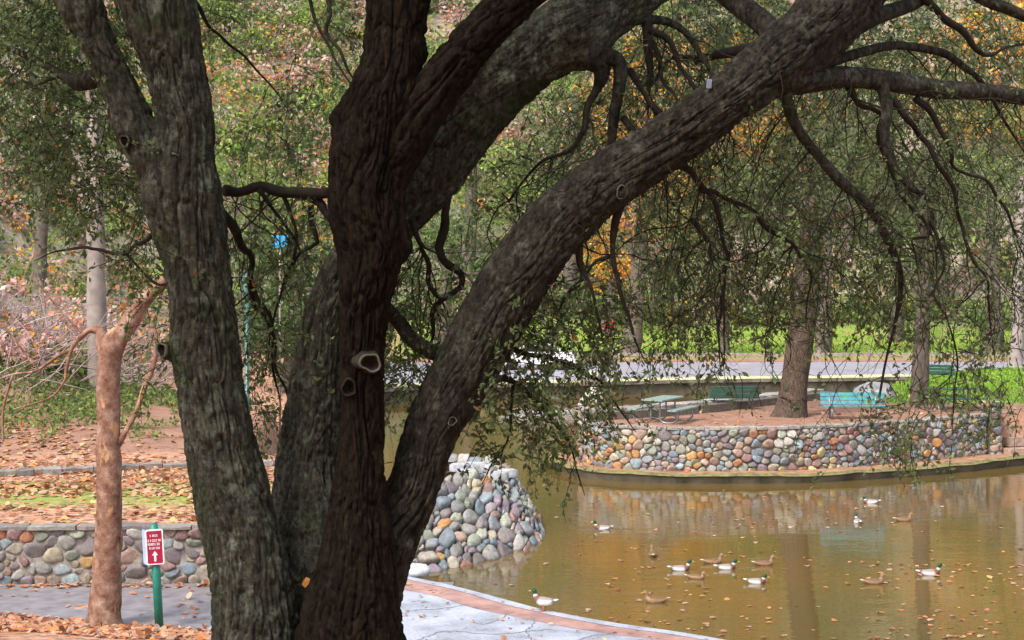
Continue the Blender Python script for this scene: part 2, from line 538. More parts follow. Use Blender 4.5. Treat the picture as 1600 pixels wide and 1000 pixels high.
OAK = [(0.13, 0.185, 0.07), (0.17, 0.23, 0.08), (0.10, 0.145, 0.06), (0.22, 0.285, 0.10), (0.18, 0.20, 0.12)]
EVER = [(0.08, 0.12, 0.045), (0.11, 0.16, 0.055), (0.13, 0.175, 0.075), (0.15, 0.20, 0.075)]
YGREEN = [(0.21, 0.28, 0.07), (0.16, 0.25, 0.06), (0.29, 0.32, 0.09), (0.12, 0.19, 0.05)]
AUT = [(0.60, 0.25, 0.04), (0.66, 0.34, 0.06), (0.50, 0.16, 0.04), (0.62, 0.40, 0.09), (0.52, 0.24, 0.06)]
PINK = [(0.42, 0.28, 0.26), (0.48, 0.32, 0.29), (0.36, 0.22, 0.19), (0.46, 0.20, 0.13), (0.36, 0.31, 0.27)]
DEAD = [(0.52, 0.36, 0.15), (0.46, 0.33, 0.18), (0.36, 0.15, 0.07), (0.45, 0.22, 0.12), (0.50, 0.30, 0.20), (0.26, 0.11, 0.06), (0.52, 0.20, 0.07), (0.40, 0.26, 0.19)]
# ------------------------------------------------------------------ lie of the land
EDGE = np.array([[-2.95, 36.2], [-2.75, 35.6]] + [list(G(px, py, 0.3)[:2]) for px, py in
                [(628, 899), (700, 914), (770, 932), (850, 953), (950, 972), (1060, 988), (1130, 1000), (1230, 1022), (1400, 1075)]]
                + [[12.0, 22.6], [20.0, 21.5], [34.0, 21.5]])
FAR = np.array([list(G(px, py, 0.6)[:2]) for px, py in
               [(560, 612), (640, 606), (760, 602), (920, 599), (1080, 595), (1240, 593), (1340, 592), (1440, 590)]] + [[34.0, 88.0], [60.0, 88.0]])
POND = [tuple(p) for p in EDGE[2:]] + [(60, 21.5), (60, 84)] + [(p[0], p[1] + 1.1) for p in FAR[:-1][::-1]] + \
       [(-9, 74), (-8.5, 58), (-7.5, 48.6), (-4, 47.0), (-3, 40), (-2.85, 36.0)]
FRONT = np.array([[2.21, 54.8], [3.04, 52.9], [5.0, 52.1], [7.0, 52.05], [9.07, 52.4], [11.3, 53.4], [13.7, 54.8], [16.1, 56.5]])
RIM = np.array([[2.3, 54.9], [4.3, 56.0], [6.66, 58.0], [9.3, 60.8], [11.85, 63.4]])
ISLE = [tuple(p + np.array([0.05, 0.28])) for p in FRONT] + [(18.2, 58.2), (24, 59.5), (40, 61), (90, 61), (90, 85), (34, 84), (22, 80), (18.2, 75.5),
        (15.5, 70), (13.2, 65)] + [tuple(p) for p in RIM[::-1]]
TERR = [(-200, 34.55), (-3.4, 34.75), (-2.9, 38), (-2.0, 41.6), (-0.6, 43.9), (-0.8, 44.8), (-3, 46.0), (-8, 47.2), (-8, 60), (-200, 60)]
HILL = [(-300, 43.2), (-30, 43.2), (-9, 46.5), (-7.6, 60), (-9.5, 80), (-11.5, 95), (-5, 112), (20, 120), (60, 116), (300, 108), (300, 500), (-300, 500)]
YS = (np.array([-300, -30, -9.6, -6.9, -5.2, -3, 0, 4, 20, 300]), np.array([36, 32.6, 31.1, 30.1, 29.6, 28.6, 26.5, 24, 19.5, 19]))

def height(x, y):
    x = np.asarray(x, float); y = np.asarray(y, float)
    z = 0.28 + 0.32 * sstep(60, 78, y)
    ys = np.interp(x, *YS)
    near = np.maximum(0, ys - y)
    z = z + 0.185 * near
    t = sdist(TERR, x, y)
    z = np.where(y > 34, z + (1.4 - z) * sstep(0.12, -0.12, t), z)
    h = np.maximum(0, -sdist(HILL, x, y))
    hz = 0.13 * np.minimum(h, 7) + 0.42 * np.clip(h - 6, 0, 12) + 0.62 * np.maximum(0, h - 18)
    pn = np.stack([x * 0.06, y * 0.06, x * 0], -1).reshape(-1, 3)
    nz = vnoise(pn, 3).reshape(x.shape) * np.clip(h * 0.08, 0, 1.6)
    z = z + hz + nz
    p = sdist(POND, x, y)
    z = z + (-0.9 - z) * sstep(0.05, -0.5, p)
    i = sdist(ISLE, x, y)
    wdt = 0.15 + 1.3 * sstep(16.6, 19, x) * sstep(64, 60, y)
    z = z + (1.6 - z) * sstep(wdt, -0.12, i)
    g = np.stack([x * 1.1, y * 1.1, x * 0], -1).reshape(-1, 3)
    return z + 0.02 * vnoise(g, 5).reshape(x.shape)

def axis(lo, a, b, hi, fine, coarse):
    return np.concatenate([np.linspace(lo, a, int((a - lo) / coarse), endpoint=False), np.arange(a, b, fine),
                           np.linspace(b, hi, int((hi - b) / coarse) + 1)])

gx = axis(-95, -15, 21, 110, 0.28, 1.6)
gy = axis(-14, 26, 66, 250, 0.28, 1.5)
GX, GY = np.meshgrid(gx, gy)
GZ = height(GX, GY)
nx, ny = len(gx), len(gy)
mb = MB()
idx = np.arange(nx * ny).reshape(ny, nx)
mb.add(np.stack([GX, GY, GZ], -1).reshape(-1, 3),
       np.stack([idx[:-1, :-1], idx[:-1, 1:], idx[1:, 1:], idx[1:, :-1]], -1).reshape(-1, 4))
ground = mb.build("ground", M['ground'])
tag(ground, "leaf strewn park ground rising to a wooded hillside", None, kind="structure")
hd = np.maximum(0, -sdist(HILL, GX, GY))
grass = sstep(103.5, 104.5, GY) * sstep(10, 6, hd) * sstep(-10, -6, GX)
grass = np.maximum(grass, sstep(12.2, 14.5, GX) * sstep(59.5, 62.5, GY) * sstep(86, 84, GY) * sstep(0.2, -1, sdist(ISLE, GX, GY)))
grass = np.maximum(grass, 0.75 * sstep(36.4, 38.0, GY) * sstep(42.0, 40.5, GY) * sstep(-4.5, -6, GX))
grass = np.maximum(grass, sstep(76, 78, GY) * sstep(88, 85, GY) * sstep(-3, -5, GX) * sstep(-10, -8, GX) * 0.9)
dirt = sstep(0.3, -0.3, sdist(ISLE, GX, GY)) * sstep(64.5, 62.5, GY)
dirt = np.maximum(dirt, sstep(0.05, 0.8, hd) * sstep(7.5, 6, hd) * sstep(-4, -6, GX) * sstep(60, 55, GY))
dirt = np.maximum(dirt, 0.6 * sstep(98, 99, GY) * sstep(105, 104, GY) * sstep(0.1, 0, hd))
hillm = sstep(5.5, 8, hd)
at = ground.data.attributes.new("mask", 'FLOAT_COLOR', 'POINT')
at.data.foreach_set("color", np.stack([grass, dirt, hillm, np.ones_like(dirt)], -1).astype(np.float32).ravel())

# water
mb = MB()
wx, wy = np.linspace(-14, 62, 60), np.linspace(19, 90, 60)
WX, WY = np.meshgrid(wx, wy)
idx = np.arange(3600).reshape(60, 60)
mb.add(np.stack([WX, WY, WX * 0], -1).reshape(-1, 3), np.stack([idx[:-1, :-1], idx[:-1, 1:], idx[1:, 1:], idx[1:, :-1]], -1).reshape(-1, 4))
tag(mb.build("water", M['water']), "still brown pond water with soft reflections", None, kind="structure")

def offset_curve(P, off):
    """P (n,2); positive offset to the right hand side of travel"""
    T = np.gradient(P, axis=0); T /= np.linalg.norm(T, axis=1)[:, None]
    return P + np.stack([T[:, 1], -T[:, 0]], -1) * np.asarray(off).reshape(-1, 1)

def strip(mb, A, B, za, zb):
    n = len(A)
    za = np.broadcast_to(za, (n,)); zb = np.broadcast_to(zb, (n,))
    v = np.vstack([np.column_stack([A, za]), np.column_stack([B, zb])])
    k = np.arange(n - 1)
    mb.add(v, np.stack([k, k + 1, k + n + 1, k + n], -1))

# walkway: pale kerb edge, rusty border, concrete slab, asphalt path
E = catmull(np.column_stack([EDGE, np.zeros(len(EDGE))]), 0.25)[:, :2]
tt = np.linspace(0, 1, len(E))
wob = 0.07 * vnoise(np.column_stack([E * 0.9, tt * 0]), 11)
o1 = 0.26 + wob * 0.6
E = E
o2 = np.interp(E[:, 0], [-4, -1, 2, 5], [1.3, 0.95, 0.75, 0.7]) + wob * 1.6
E0, E1, E2 = E, offset_curve(E, o1), offset_curve(E, o2)
inner = np.column_stack([np.interp(tt, [0, 1], [-5.0, 30]), np.zeros(len(E))])
inner[:, 0] = E2[:, 0] - np.interp(E2[:, 0], [-5, 0, 6], [1.2, 2.5, 3.0])
inner[:, 1] = np.interp(inner[:, 0], *YS) + 0.1
mb = MB(); strip(mb, E0, E1, 0.310, 0.312); strip(mb, E0 + 0, E0, -0.6, 0.310)
tag(mb.build("kerb", M['concrete'], smooth=False), "pale concrete kerb along the pond edge", kind="structure")
mb = MB(); strip(mb, E1, E2, 0.306, 0.306)
tag(mb.build("pavement_border", M['rust'], smooth=False), "rusty red border band of the walkway", kind="structure")
mb = MB(); strip(mb, E2, inner, 0.302, 0.300)
tag(mb.build("pavement", M['concrete'], smooth=False), "pale wet concrete walkway beside the pond", kind="structure")
px_ = np.linspace(-32, -1.2, 60)
back = np.column_stack([px_, np.interp(px_, [-32, -3], [33.3, 34.2])])
front = np.column_stack([px_, np.interp(px_, *YS) + 0.12 * vnoise(np.column_stack([px_ * 1.5, px_ * 0, px_ * 0]), 4)])
mb = MB(); strip(mb, back, front, 0.297, 0.297)
tag(mb.build("path", M['asphalt'], smooth=False), "grey asphalt path below the cobble wall", kind="structure")
for pts in ([(560, 990), (615, 962), (650, 953), (690, 950), (735, 943)], [(640, 940), (655, 938), (672, 941)],
            [(740, 968), (755, 975), (790, 962), (800, 955)], [(830, 1000), (822, 985), (835, 972), (828, 962)], [(650, 1000), (700, 985), (770, 990), (860, 982)], [(900, 1000), (930, 992), (960, 990)], [(660, 915), (690, 925), (720, 930)]):
    P = np.array([G(a, b, 0.31) for a, b in pts])
    P = catmull(P, 0.08)[:, :2]
    P = P + 0.02 * rng.normal(size=P.shape)
    mb = MB(); strip(mb, P, offset_curve(P, 0.022), 0.3065, 0.3065)
    tag(mb.build("pavement_crack", M['crack'], smooth=False), kind="structure")

# far bank and road
FC = catmull(np.column_stack([FAR, np.zeros(len(FAR))]), 0.8)[:, :2]
FC = FC + 0.12 * np.column_stack([vnoise(np.column_stack([FC * 0.7, FC[:, :1] * 0]), 8), vnoise(np.column_stack([FC * 0.7, FC[:, :1] * 0]), 9)])
fo = offset_curve(FC, -1.5)
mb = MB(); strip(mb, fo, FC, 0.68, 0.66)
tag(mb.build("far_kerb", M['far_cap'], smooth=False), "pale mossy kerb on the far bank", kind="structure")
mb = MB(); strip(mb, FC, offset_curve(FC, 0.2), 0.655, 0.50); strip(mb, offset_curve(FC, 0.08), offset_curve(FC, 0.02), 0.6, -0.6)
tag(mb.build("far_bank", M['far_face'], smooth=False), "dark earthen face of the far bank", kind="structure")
rb = np.column_stack([fo[:, 0], np.full(len(fo), 99.0) + 0.02 * fo[:, 0]])
mb = MB(); strip(mb, rb, offset_curve(FC, -1.52), 0.672, 0.672)
tag(mb.build("road", M['road'], smooth=False), "pale grey road beyond the pond", kind="structure")

# ------------------------------------------------------------------ cobble packing
STONES = [(0.30, 0.29, 0.27), (0.36, 0.34, 0.31), (0.24, 0.25, 0.27), (0.22, 0.27, 0.31), (0.30, 0.36, 0.38), (0.42, 0.36, 0.26),
          (0.48, 0.42, 0.33), (0.38, 0.26, 0.20), (0.33, 0.19, 0.18), (0.27, 0.21, 0.24), (0.27, 0.29, 0.23), (0.38, 0.39, 0.31),
          (0.20, 0.17, 0.17), (0.34, 0.30, 0.25), (0.29, 0.25, 0.25), (0.40, 0.28, 0.22)]
BRIGHT = [(0.46, 0.22, 0.08), (0.48, 0.29, 0.11), (0.34, 0.14, 0.12), (0.44, 0.19, 0.10), (0.52, 0.49, 0.43), (0.23, 0.29, 0.34), (0.46, 0.38, 0.20)]

def clip_poly(poly, m, nrm):
    out = []
    d = [(p - m) @ nrm for p in poly]
    for k in range(len(poly)):
        a, b = poly[k], poly[(k + 1) % len(poly)]
        da, db = d[k], d[(k + 1) % len(poly)]
        if da <= 0: out.append(a)
        if (da < 0 < db) or (db < 0 < da):
            out.append(a + (b - a) * (da / (da - db)))
    return out

def pack(U, V, n, seed, stretch=1.35, vary=0.35):
    r = np.random.default_rng(seed)
    L = np.array([U, V * stretch])
    P = r.uniform(0, 1, (n, 2)) * L
    S = r.uniform(0, 1, (n * 60, 2)) * L
    base = math.sqrt(L[0] * L[1] / n)
    w = (r.beta(1.3, 2.6, n) * vary * 1.6 - vary * 0.3) * base ** 2
    for it in range(7):
        d = ((S[:, None] - P[None]) ** 2).sum(-1) - w[None]
        k = d.argmin(1)
        for c in range(2):
            sm = np.bincount(k, S[:, c], n); ct = np.bincount(k, minlength=n)
            P[:, c] = np.where(ct > 0, sm / np.maximum(ct, 1), P[:, c])
    cells = []
    for i in range(n):
        poly = [np.array(q, float) for q in ((0, 0), (L[0], 0), (L[0], L[1]), (0, L[1]))]
        dd = ((P - P[i]) ** 2).sum(1)
        for j in np.argsort(dd)[1:24]:
            v = P[j] - P[i]; D = np.linalg.norm(v)
            t = (D * D + w[i] - w[j]) / (2 * D)
            poly = clip_poly(poly, P[i] + v / D * t, v / D)
            if len(poly) < 3: break
        if len(poly) >= 3:
            cells.append(np.array(poly) / [1, stretch])
    return cells

def round_poly(poly, gap, m=14, roundness=2):
    c = poly.mean(0)
    r = np.linalg.norm(poly - c, axis=1).mean()
    p = c + (poly - c) * max(0.4, 1 - gap / r)
    if len(p) > 3:
        p = p + np.random.default_rng(int(abs(c[0] * 977 + c[1] * 313))).normal(0, 0.12 * r, p.shape)
    for _ in range(roundness):
        q = np.roll(p, -1, 0)
        p = np.stack([p * 0.75 + q * 0.25, p * 0.25 + q * 0.75], 1).reshape(-1, 2)
    seg = np.linalg.norm(np.roll(p, -1, 0) - p, axis=1)
    s = np.concatenate([[0], np.cumsum(seg)])
    pc = np.vstack([p, p[:1]])
    t = np.linspace(0, s[-1], m, endpoint=False)
    return np.column_stack([np.interp(t, s, pc[:, 0]), np.interp(t, s, pc[:, 1])])

def stone_geo(poly, bulge, fmap, r, gap=0.005, sink=0.05, m=14):
    p = round_poly(poly, gap, m)
    c = p.mean(0)
    tilt = r.normal(0, 0.2, 2)
    rings = []
    for s, h in ((1.0, -sink), (0.985, 0.35 * bulge), (0.88, 0.85 * bulge), (0.5, 1.0 * bulge)):
        q = c + (p - c) * s
        off = h + ((q - c) @ tilt) * (h > 0) + r.normal(0, 0.09 * bulge, m) * (h > 0)
        rings.append(fmap(q[:, 0], q[:, 1], off))
    cen = fmap(np.array([c[0]]), np.array([c[1]]), np.array([bulge]))
    v = np.vstack(rings + [cen])
    f = []
    for k in range(3):
        for j in range(m):
            f.append([k * m + j, k * m + (j + 1) % m, (k + 1) * m + (j + 1) % m, (k + 1) * m + j])
    for j in range(m):
        f.append([3 * m + j, 3 * m + (j + 1) % m, 4 * m, 4 * m])
    return v, f

def stone_colour(r, bright):
    if r.random() < bright:
        c = np.array(BRIGHT[r.integers(len(BRIGHT))])
    else:
        c = np.array(STONES[r.integers(len(STONES))])
    return c * r.uniform(0.8, 1.2)

def lay_stones(cells, fmap, parent, seed, bulge=(0.05, 0.12), bright=0.2, keep=300, mat=None, visible=None, tone=1.0):
    r = np.random.default_rng(seed)
    area = np.array([0.5 * abs(np.sum(c[:, 0] * np.roll(c[:, 1], -1) - c[:, 1] * np.roll(c[:, 0], -1))) for c in cells])
    if visible is not None:
        area = area * np.array([visible(c.mean(0)) for c in cells])
    order = np.argsort(-area)
    rest = {}
    for rank, i in enumerate(order):
        b = r.uniform(*bulge) * min(1.3, math.sqrt(abs(area[i]) + 1e-4) / 0.25 + 0.25)
        v, f = stone_geo(cells[i], b, fmap, r)
        if rank < keep:
            MB().add(v, f).build("stone", M['stone'], parent, color=stone_colour(r, bright) * tone)
        else:
            rest.setdefault(int(r.integers(4)), MB()).add(v, f)
    for k, mbr in rest.items():
        o = mbr.build("small_stones", M['stone'], parent, color=STONES[k * 3])
        o["kind"] = "stuff"

def curve_map(P2, z0, zdir=1.0):
    """returns length and a map (u along curve, v up, outward offset to the right of travel)"""
    s = np.concatenate([[0], np.cumsum(np.linalg.norm(np.diff(P2, axis=0), axis=1))])
    T = np.gradient(P2, axis=0); T /= np.linalg.norm(T, axis=1)[:, None]
    N = np.stack([T[:, 1], -T[:, 0]], -1)
    def f(u, v, off):
        x = np.interp(u, s, P2[:, 0]); y = np.interp(u, s, P2[:, 1])
        nx_ = np.interp(u, s, N[:, 0]); ny_ = np.interp(u, s, N[:, 1])
        return np.column_stack([x + nx_ * off, y + ny_ * off, z0 + v])
    return s[-1], f

def wall_core(P2, z0, z1, thick, parent, mat='mortar'):
    A = P2; B = offset_curve(P2, -thick)
    mb = MB()
    strip(mb, B, A, z1, z1); strip(mb, A, A, z1 - 1e-4, z0); strip(mb, B, B, z0, z1 - 1e-4)
    return mb.build("wall_core", M[mat], parent, smooth=False)

def caps(P2, z, thick, over, parent, seed, lo=0.35, hi=0.8, h=0.09, mat='cap', wob=0.02, tone=1.0):
    r = np.random.default_rng(seed)
    L, f = curve_map(P2, z)
    u = 0.0
    while u < L - 0.15:
        w = min(r.uniform(lo, hi), L - u)
        n = 4
        us = np.linspace(u + 0.012, u + w - 0.012, n)
        hh = h * r.uniform(0.75, 1.2)
        j = r.normal(0, wob, (4, n))
        a0 = f(us, us * 0 - 0.015, us * 0 + over + j[0]); a1 = f(us, us * 0 + hh * 0.8 + j[1] * 0.4, us * 0 + over + j[0])
        a2 = f(us, us * 0 + hh + j[1] * 0.4, us * 0 + over - 0.035 + j[0])
        b2 = f(us, us * 0 + hh + j[2] * 0.4, us * 0 - thick + 0.03 + j[3])
        b1 = f(us, us * 0 + hh * 0.8, us * 0 - thick - 0.02 + j[3]); b0 = f(us, us * 0 - 0.015, us * 0 - thick - 0.02 + j[3])
        v = np.vstack([a0, a1, a2, b2, b1, b0])
        ff = []
        for k in range(6):
            for q in range(n - 1):
                ff.append([k * n + q, k * n + q + 1, ((k + 1) % 6) * n + q + 1, ((k + 1) % 6) * n + q])
        for q in (0, n - 1):
            ff.append([0 * n + q, 1 * n + q, 2 * n + q, 3 * n + q]); ff.append([0 * n + q, 3 * n + q, 4 * n + q, 5 * n + q])
        c = np.array((0.42, 0.38, 0.34)) * tone * r.uniform(0.7, 1.2) * (1 + r.uniform(-0.05, 0.05, 3))
        MB().add(v, ff).build("cap_stone", M['stone'], parent, smooth=False, color=c)
        u += w

# island wall
FRC = catmull(np.column_stack([FRONT, np.zeros(len(FRONT))]), 0.2)[:, :2]
iw = thing("cobble_wall", "curved wall of multicoloured cobbles holding up the picnic island", "wall", (8.0, 52.2, 0.1))
wall_core(FRC, 0.0, 1.58, 0.3, iw)
L, fm = curve_map(FRC, 0.22)
lay_stones(pack(L, 1.35, 400, 21, 1.2), fm, iw, 22, (0.03, 0.07), 0.22)
caps(FRC, 1.58, 0.3, 0.06, iw, 23, 0.3, 0.7, 0.07, wob=0.03, tone=0.75)
# end pier of the wall
pier = thing("cobble_pier", "squat cobble pier closing the island wall near the steps", "pier", (16.4, 56.7, 0.1))
MB().box((16.35, 56.72, 1.0), (0.42, 0.42, 1.9), 0.5).build("core", M['mortar'], pier, smooth=False)
for side in range(2):
    a = 0.5 - (0 if side == 0 else -math.pi / 2)
    ca, sa = math.cos(a), math.sin(a)
    def pf(u, v, off, ca=ca, sa=sa):
        uu = u - 0.24; oo = -(0.21 + off)
        return np.column_stack([16.35 + uu * ca - oo * sa, 56.72 + uu * sa + oo * ca, 0.15 + v])
    lay_stones(pack(0.48, 1.75, 14, 31 + side, 1.2), pf, pier, 41 + side, (0.04, 0.07), 0.15)
MB().box((16.35, 56.72, 1.99), (0.62, 0.62, 0.1), 0.5).build("cap_stone", M['stone'], pier, smooth=False, color=(0.4, 0.37, 0.33))

# mossy ledge at the foot of the island wall
LEDGE = np.array([[1.3, 56.5], [1.35, 54.6], [2.3, 52.3], [4.4, 51.25], [6.8, 51.05], [9.2, 51.3], [11.6, 52.2], [14.2, 53.5], [16.6, 55.2], [19, 56.4], [24, 58], [40, 59]])
LC = catmull(np.column_stack([LEDGE, np.zeros(len(LEDGE))]), 0.2)[:, :2]
LC = LC + 0.06 * np.column_stack([vnoise(np.column_stack([LC * 2, LC[:, :1] * 0]), 2), vnoise(np.column_stack([LC * 2, LC[:, :1] * 0]), 6)])
mb = MB()
zt = 0.17 + 0.03 * vnoise(np.column_stack([LC * 1.5, LC[:, :1] * 0]), 12)
zt = zt + 0.10
strip(mb, offset_curve(LC, -0.22), LC, zt + 0.03, zt - 0.03)
tag(mb.build("ledge_lip", M['moss'], smooth=False), "mossy lip of the ledge below the island wall", kind="structure")
mb = MB(); strip(mb, offset_curve(LC, -1.6), offset_curve(LC, -0.21), 0.26, zt + 0.03)
tag(mb.build("bank_ledge", M['ledge'], smooth=False), "reddish earth ledge at the foot of the island wall", kind="structure")
mb = MB(); strip(mb, LC, offset_curve(LC, -0.06), zt - 0.03, zt - 0.08); strip(mb, offset_curve(LC, -0.06), offset_curve(LC, -0.3), zt - 0.08, -0.6)  # undercut shadow is put into the dark colour of this face
tag(mb.build("ledge_face", M['far_face'], smooth=False), "undercut face of the island ledge with its shadow put into the dark colour", kind="structure")

# rim at the back of the island
RC = catmull(np.column_stack([RIM, np.zeros(len(RIM))]), 0.25)[:, :2]
rim = thing("parapet", "low pale topped stone rim along the back of the picnic island", "wall", (6.6, 58, 1.55))
wall_core(RC, 1.3, 1.86, -0.55, rim)
L, fm = curve_map(RC, 1.5)
lay_stones(pack(L, 0.36, 60, 51, 1.2), lambda u, v, o: fm(u, v, o), rim, 52, (0.04, 0.08), 0.1)
caps(offset_curve(RC, 0.0), 1.86, 0.62, 0.06, rim, 53, 0.5, 1.0, 0.07)

# left wall below the terrace
LW = np.column_stack([np.linspace(-17, -3.1, 90), np.interp(np.linspace(-17, -3.1, 90), [-17, -3], [33.75, 34.25])])
lw = thing("cobble_wall", "straight cobble retaining wall behind the maroon sign and asphalt path", "wall", (-8.5, 34, 0.28))
wall_core(LW, 0.1, 1.42, 0.35, lw, 'mortar_light')
L, fm = curve_map(LW, 0.24)
lay_stones(pack(L, 1.2, 290, 61, 1.4, 0.6), fm, lw, 62, (0.02, 0.05), 0.08, tone=0.8)
caps(LW, 1.42, 0.35, 0.08, lw, 63, 0.5, 1.1, 0.07, tone=0.6)

# cobbled bank running into the pond
BASE = np.array([[-3.1, 34.5], [-2.6, 35.7], [-2.26, 36.7], [-1.43, 37.2], [-0.62, 38.2], [0.25, 39.5], [0.68, 40.8], [0.80, 42.4], [0.6, 44.2], [0.1, 45.9], [-1.2, 47.0], [-3, 47.6]])
TOP = np.array([[-3.4, 35.2], [-3.2, 37.0], [-2.9, 38.6], [-2.3, 40.2], [-1.6, 41.4], [-0.9, 42.4], [-0.5, 43.0], [-0.3, 43.6], [-0.35, 44.2], [-0.6, 44.8], [-1.6, 45.5], [-3, 46.0]])
u0 = np.linspace(0, 1, len(BASE))
def bank_map(u, v, off):
    t = u / BANKL; s = np.clip(v / BANKV, -0.2, 1.1)
    bx = np.array([np.interp(t, u0, BASE[:, 0]), np.interp(t, u0, BASE[:, 1])]).T
    tx = np.array([np.interp(t, u0, TOP[:, 0]), np.interp(t, u0, TOP[:, 1])]).T
    p = bx + (tx - bx) * s[:, None]
    z = -0.12 + 1.54 * (1 - (1 - np.clip(s, -0.2, 1)) ** 1.25)
    # outward normal approx: horizontal outwards blended with up
    o = bx - tx; o /= np.linalg.norm(o, axis=1)[:, None] + 1e-9
    up = 0.55 + 0.45 * np.clip(s, 0, 1)
    return np.column_stack([p + o * (off * (1 - up * 0.5))[:, None] if True else p, z + off * up])
BANKL = float(np.linalg.norm(np.diff((BASE + TOP) / 2, axis=0), axis=1).sum()); BANKV = 3.1
bank = thing("cobble_bank", "sloping bank of loose rounded cobbles running into the pond", "stone bank", (-1.4, 38.5, 0))
uu, vv = np.meshgrid(np.linspace(0, BANKL, 50), np.linspace(-0.2, BANKV, 14))
mb = MB(); idx = np.arange(50 * 14).reshape(14, 50)
mb.add(bank_map(uu.ravel(), vv.ravel(), np.zeros(uu.size) - 0.02), np.stack([idx[:-1, :-1], idx[:-1, 1:], idx[1:, 1:], idx[1:, :-1]], -1).reshape(-1, 4))
mb.build("bank_core", M['mortar'], bank)
lay_stones(pack(BANKL, BANKV, 420, 71, 1.35, 0.75), bank_map, bank, 72, (0.08, 0.17), 0.10, keep=290, tone=0.95)
# pale flat stones on the crest
rr = np.random.default_rng(5)
for k, (px, py) in enumerate([(716, 729), (742, 727), (768, 731), (790, 738), (775, 742), (735, 738)]):
    p = G(px, py, 1.45)
    q = MB(); a = np.linspace(0, 2 * np.pi, 9, endpoint=False)
    rad = rr.uniform(0.13, 0.26, 9)
    ring = np.column_stack([np.cos(a) * rad * 1.4, np.sin(a) * rad])
    v = np.vstack([np.column_stack([ring, np.full(9, -0.12)]), np.column_stack([ring * 0.97, np.full(9, 0.05)]), np.column_stack([ring * 0.7, np.full(9, 0.09)]), [[0, 0, 0.1]]]) + p
    f = [[r_ * 9 + j, r_ * 9 + (j + 1) % 9, (r_ + 1) * 9 + (j + 1) % 9, (r_ + 1) * 9 + j] for r_ in range(2) for j in range(9)] + [[18 + j, 18 + (j + 1) % 9, 27, 27] for j in range(9)]
    q.add(v, f).build("crest_stone", M['stone'], bank, color=(0.40, 0.41, 0.43))
# large white stone at the corner of the walkway
def boulder(name, mat, parent, c, size, seed, color=None, seg=14, rings=9):
    th = np.linspace(0.0, np.pi, rings); ph = np.linspace(0, 2 * np.pi, seg, endpoint=False)
    d = np.array([[math.sin(t) * math.cos(p), math.sin(t) * math.sin(p), math.cos(t)] for t in th for p in ph])
    r = 1 + 0.22 * fbm(d * 1.3 + seed, seed, 2)
    v = d * r[:, None] * np.array(size) + np.array(c)
    f = [[i * seg + j, (i + 1) * seg + j, (i + 1) * seg + (j + 1) % seg, i * seg + (j + 1) % seg] for i in range(rings - 1) for j in range(seg)]
    return MB().add(v, f).build(name, mat, parent, color=color)
tag(boulder("river_stone", M['stone'], None, G(648, 892, 0.36), (0.33, 0.25, 0.16), 3, (0.66, 0.70, 0.74)),
    "large smooth white stone at the corner of the walkway and bank", "stone")
tag(boulder("boulder", M['rock'], None, G(1365, 617, 1.7), (0.85, 0.6, 0.55), 5), "pointed grey boulder behind the teal bench", "boulder", "boulders on the grass")
tag(boulder("boulder", M['rock'], None, G(1381, 619, 1.7), (0.55, 0.45, 0.28), 6), "flatter grey boulder beside the pointed one behind the teal bench", "boulder", "boulders on the grass")
tag(boulder("boulder", M['cream'], None, G(927, 632, 0.5), (0.62, 0.6, 0.75), 8), "cream boulder standing off the left end of the island", "boulder")
tag(boulder("boulder", M['cream'], None, G(922, 592, 0.8), (0.9, 0.6, 0.4), 9), "low whitish rock on the far bank behind the cream boulder", "boulder")

# stone edging along the terrace lawn
ed = thing("stone_edging", "low line of edging stones between leafy lawn and red dirt slope", "edging", (-11, 42.0, 1.4))
ex = np.array([[-17, 41.4], [-13, 42.2], [-11, 43.0], [-9, 43.8], [-6.5, 44.3], [-4.5, 44.6]])
caps(catmull(np.column_stack([ex, ex[:, 0] * 0]), 0.3)[:, :2], 1.42, 0.22, 0.0, ed, 81, 0.4, 0.9, 0.14, wob=0.03, tone=0.6)

# steps to the right of the island wall
steps = thing("garden_steps", "worn earth steps with stone edges rising from the water", "steps", (17.6, 57.2, 0.2))
for k in range(4):
    MB().box((18.0 + 0.1 * k, 57.1 + 0.55 * k, 0.30 + 0.33 * k), (2.6, 0.5, 0.3), 0.42).build("step", M['stone'], steps, smooth=False, color=(0.44, 0.30, 0.23))
# ------------------------------------------------------------------ the foreground oak
oak_base = np.array([-1.35, 12.0, 3.0])
oak = thing("oak_tree", "old many stemmed oak with furrowed bark and hanging branches in front of the pond", "tree", oak_base)

def px_path(pts):
    """rows (px, py, width_px, depth) -> rows (x, y, z, radius)"""
    return np.array([[*W3(a, b, d), w / 2 * d / F] for a, b, w, d in pts])

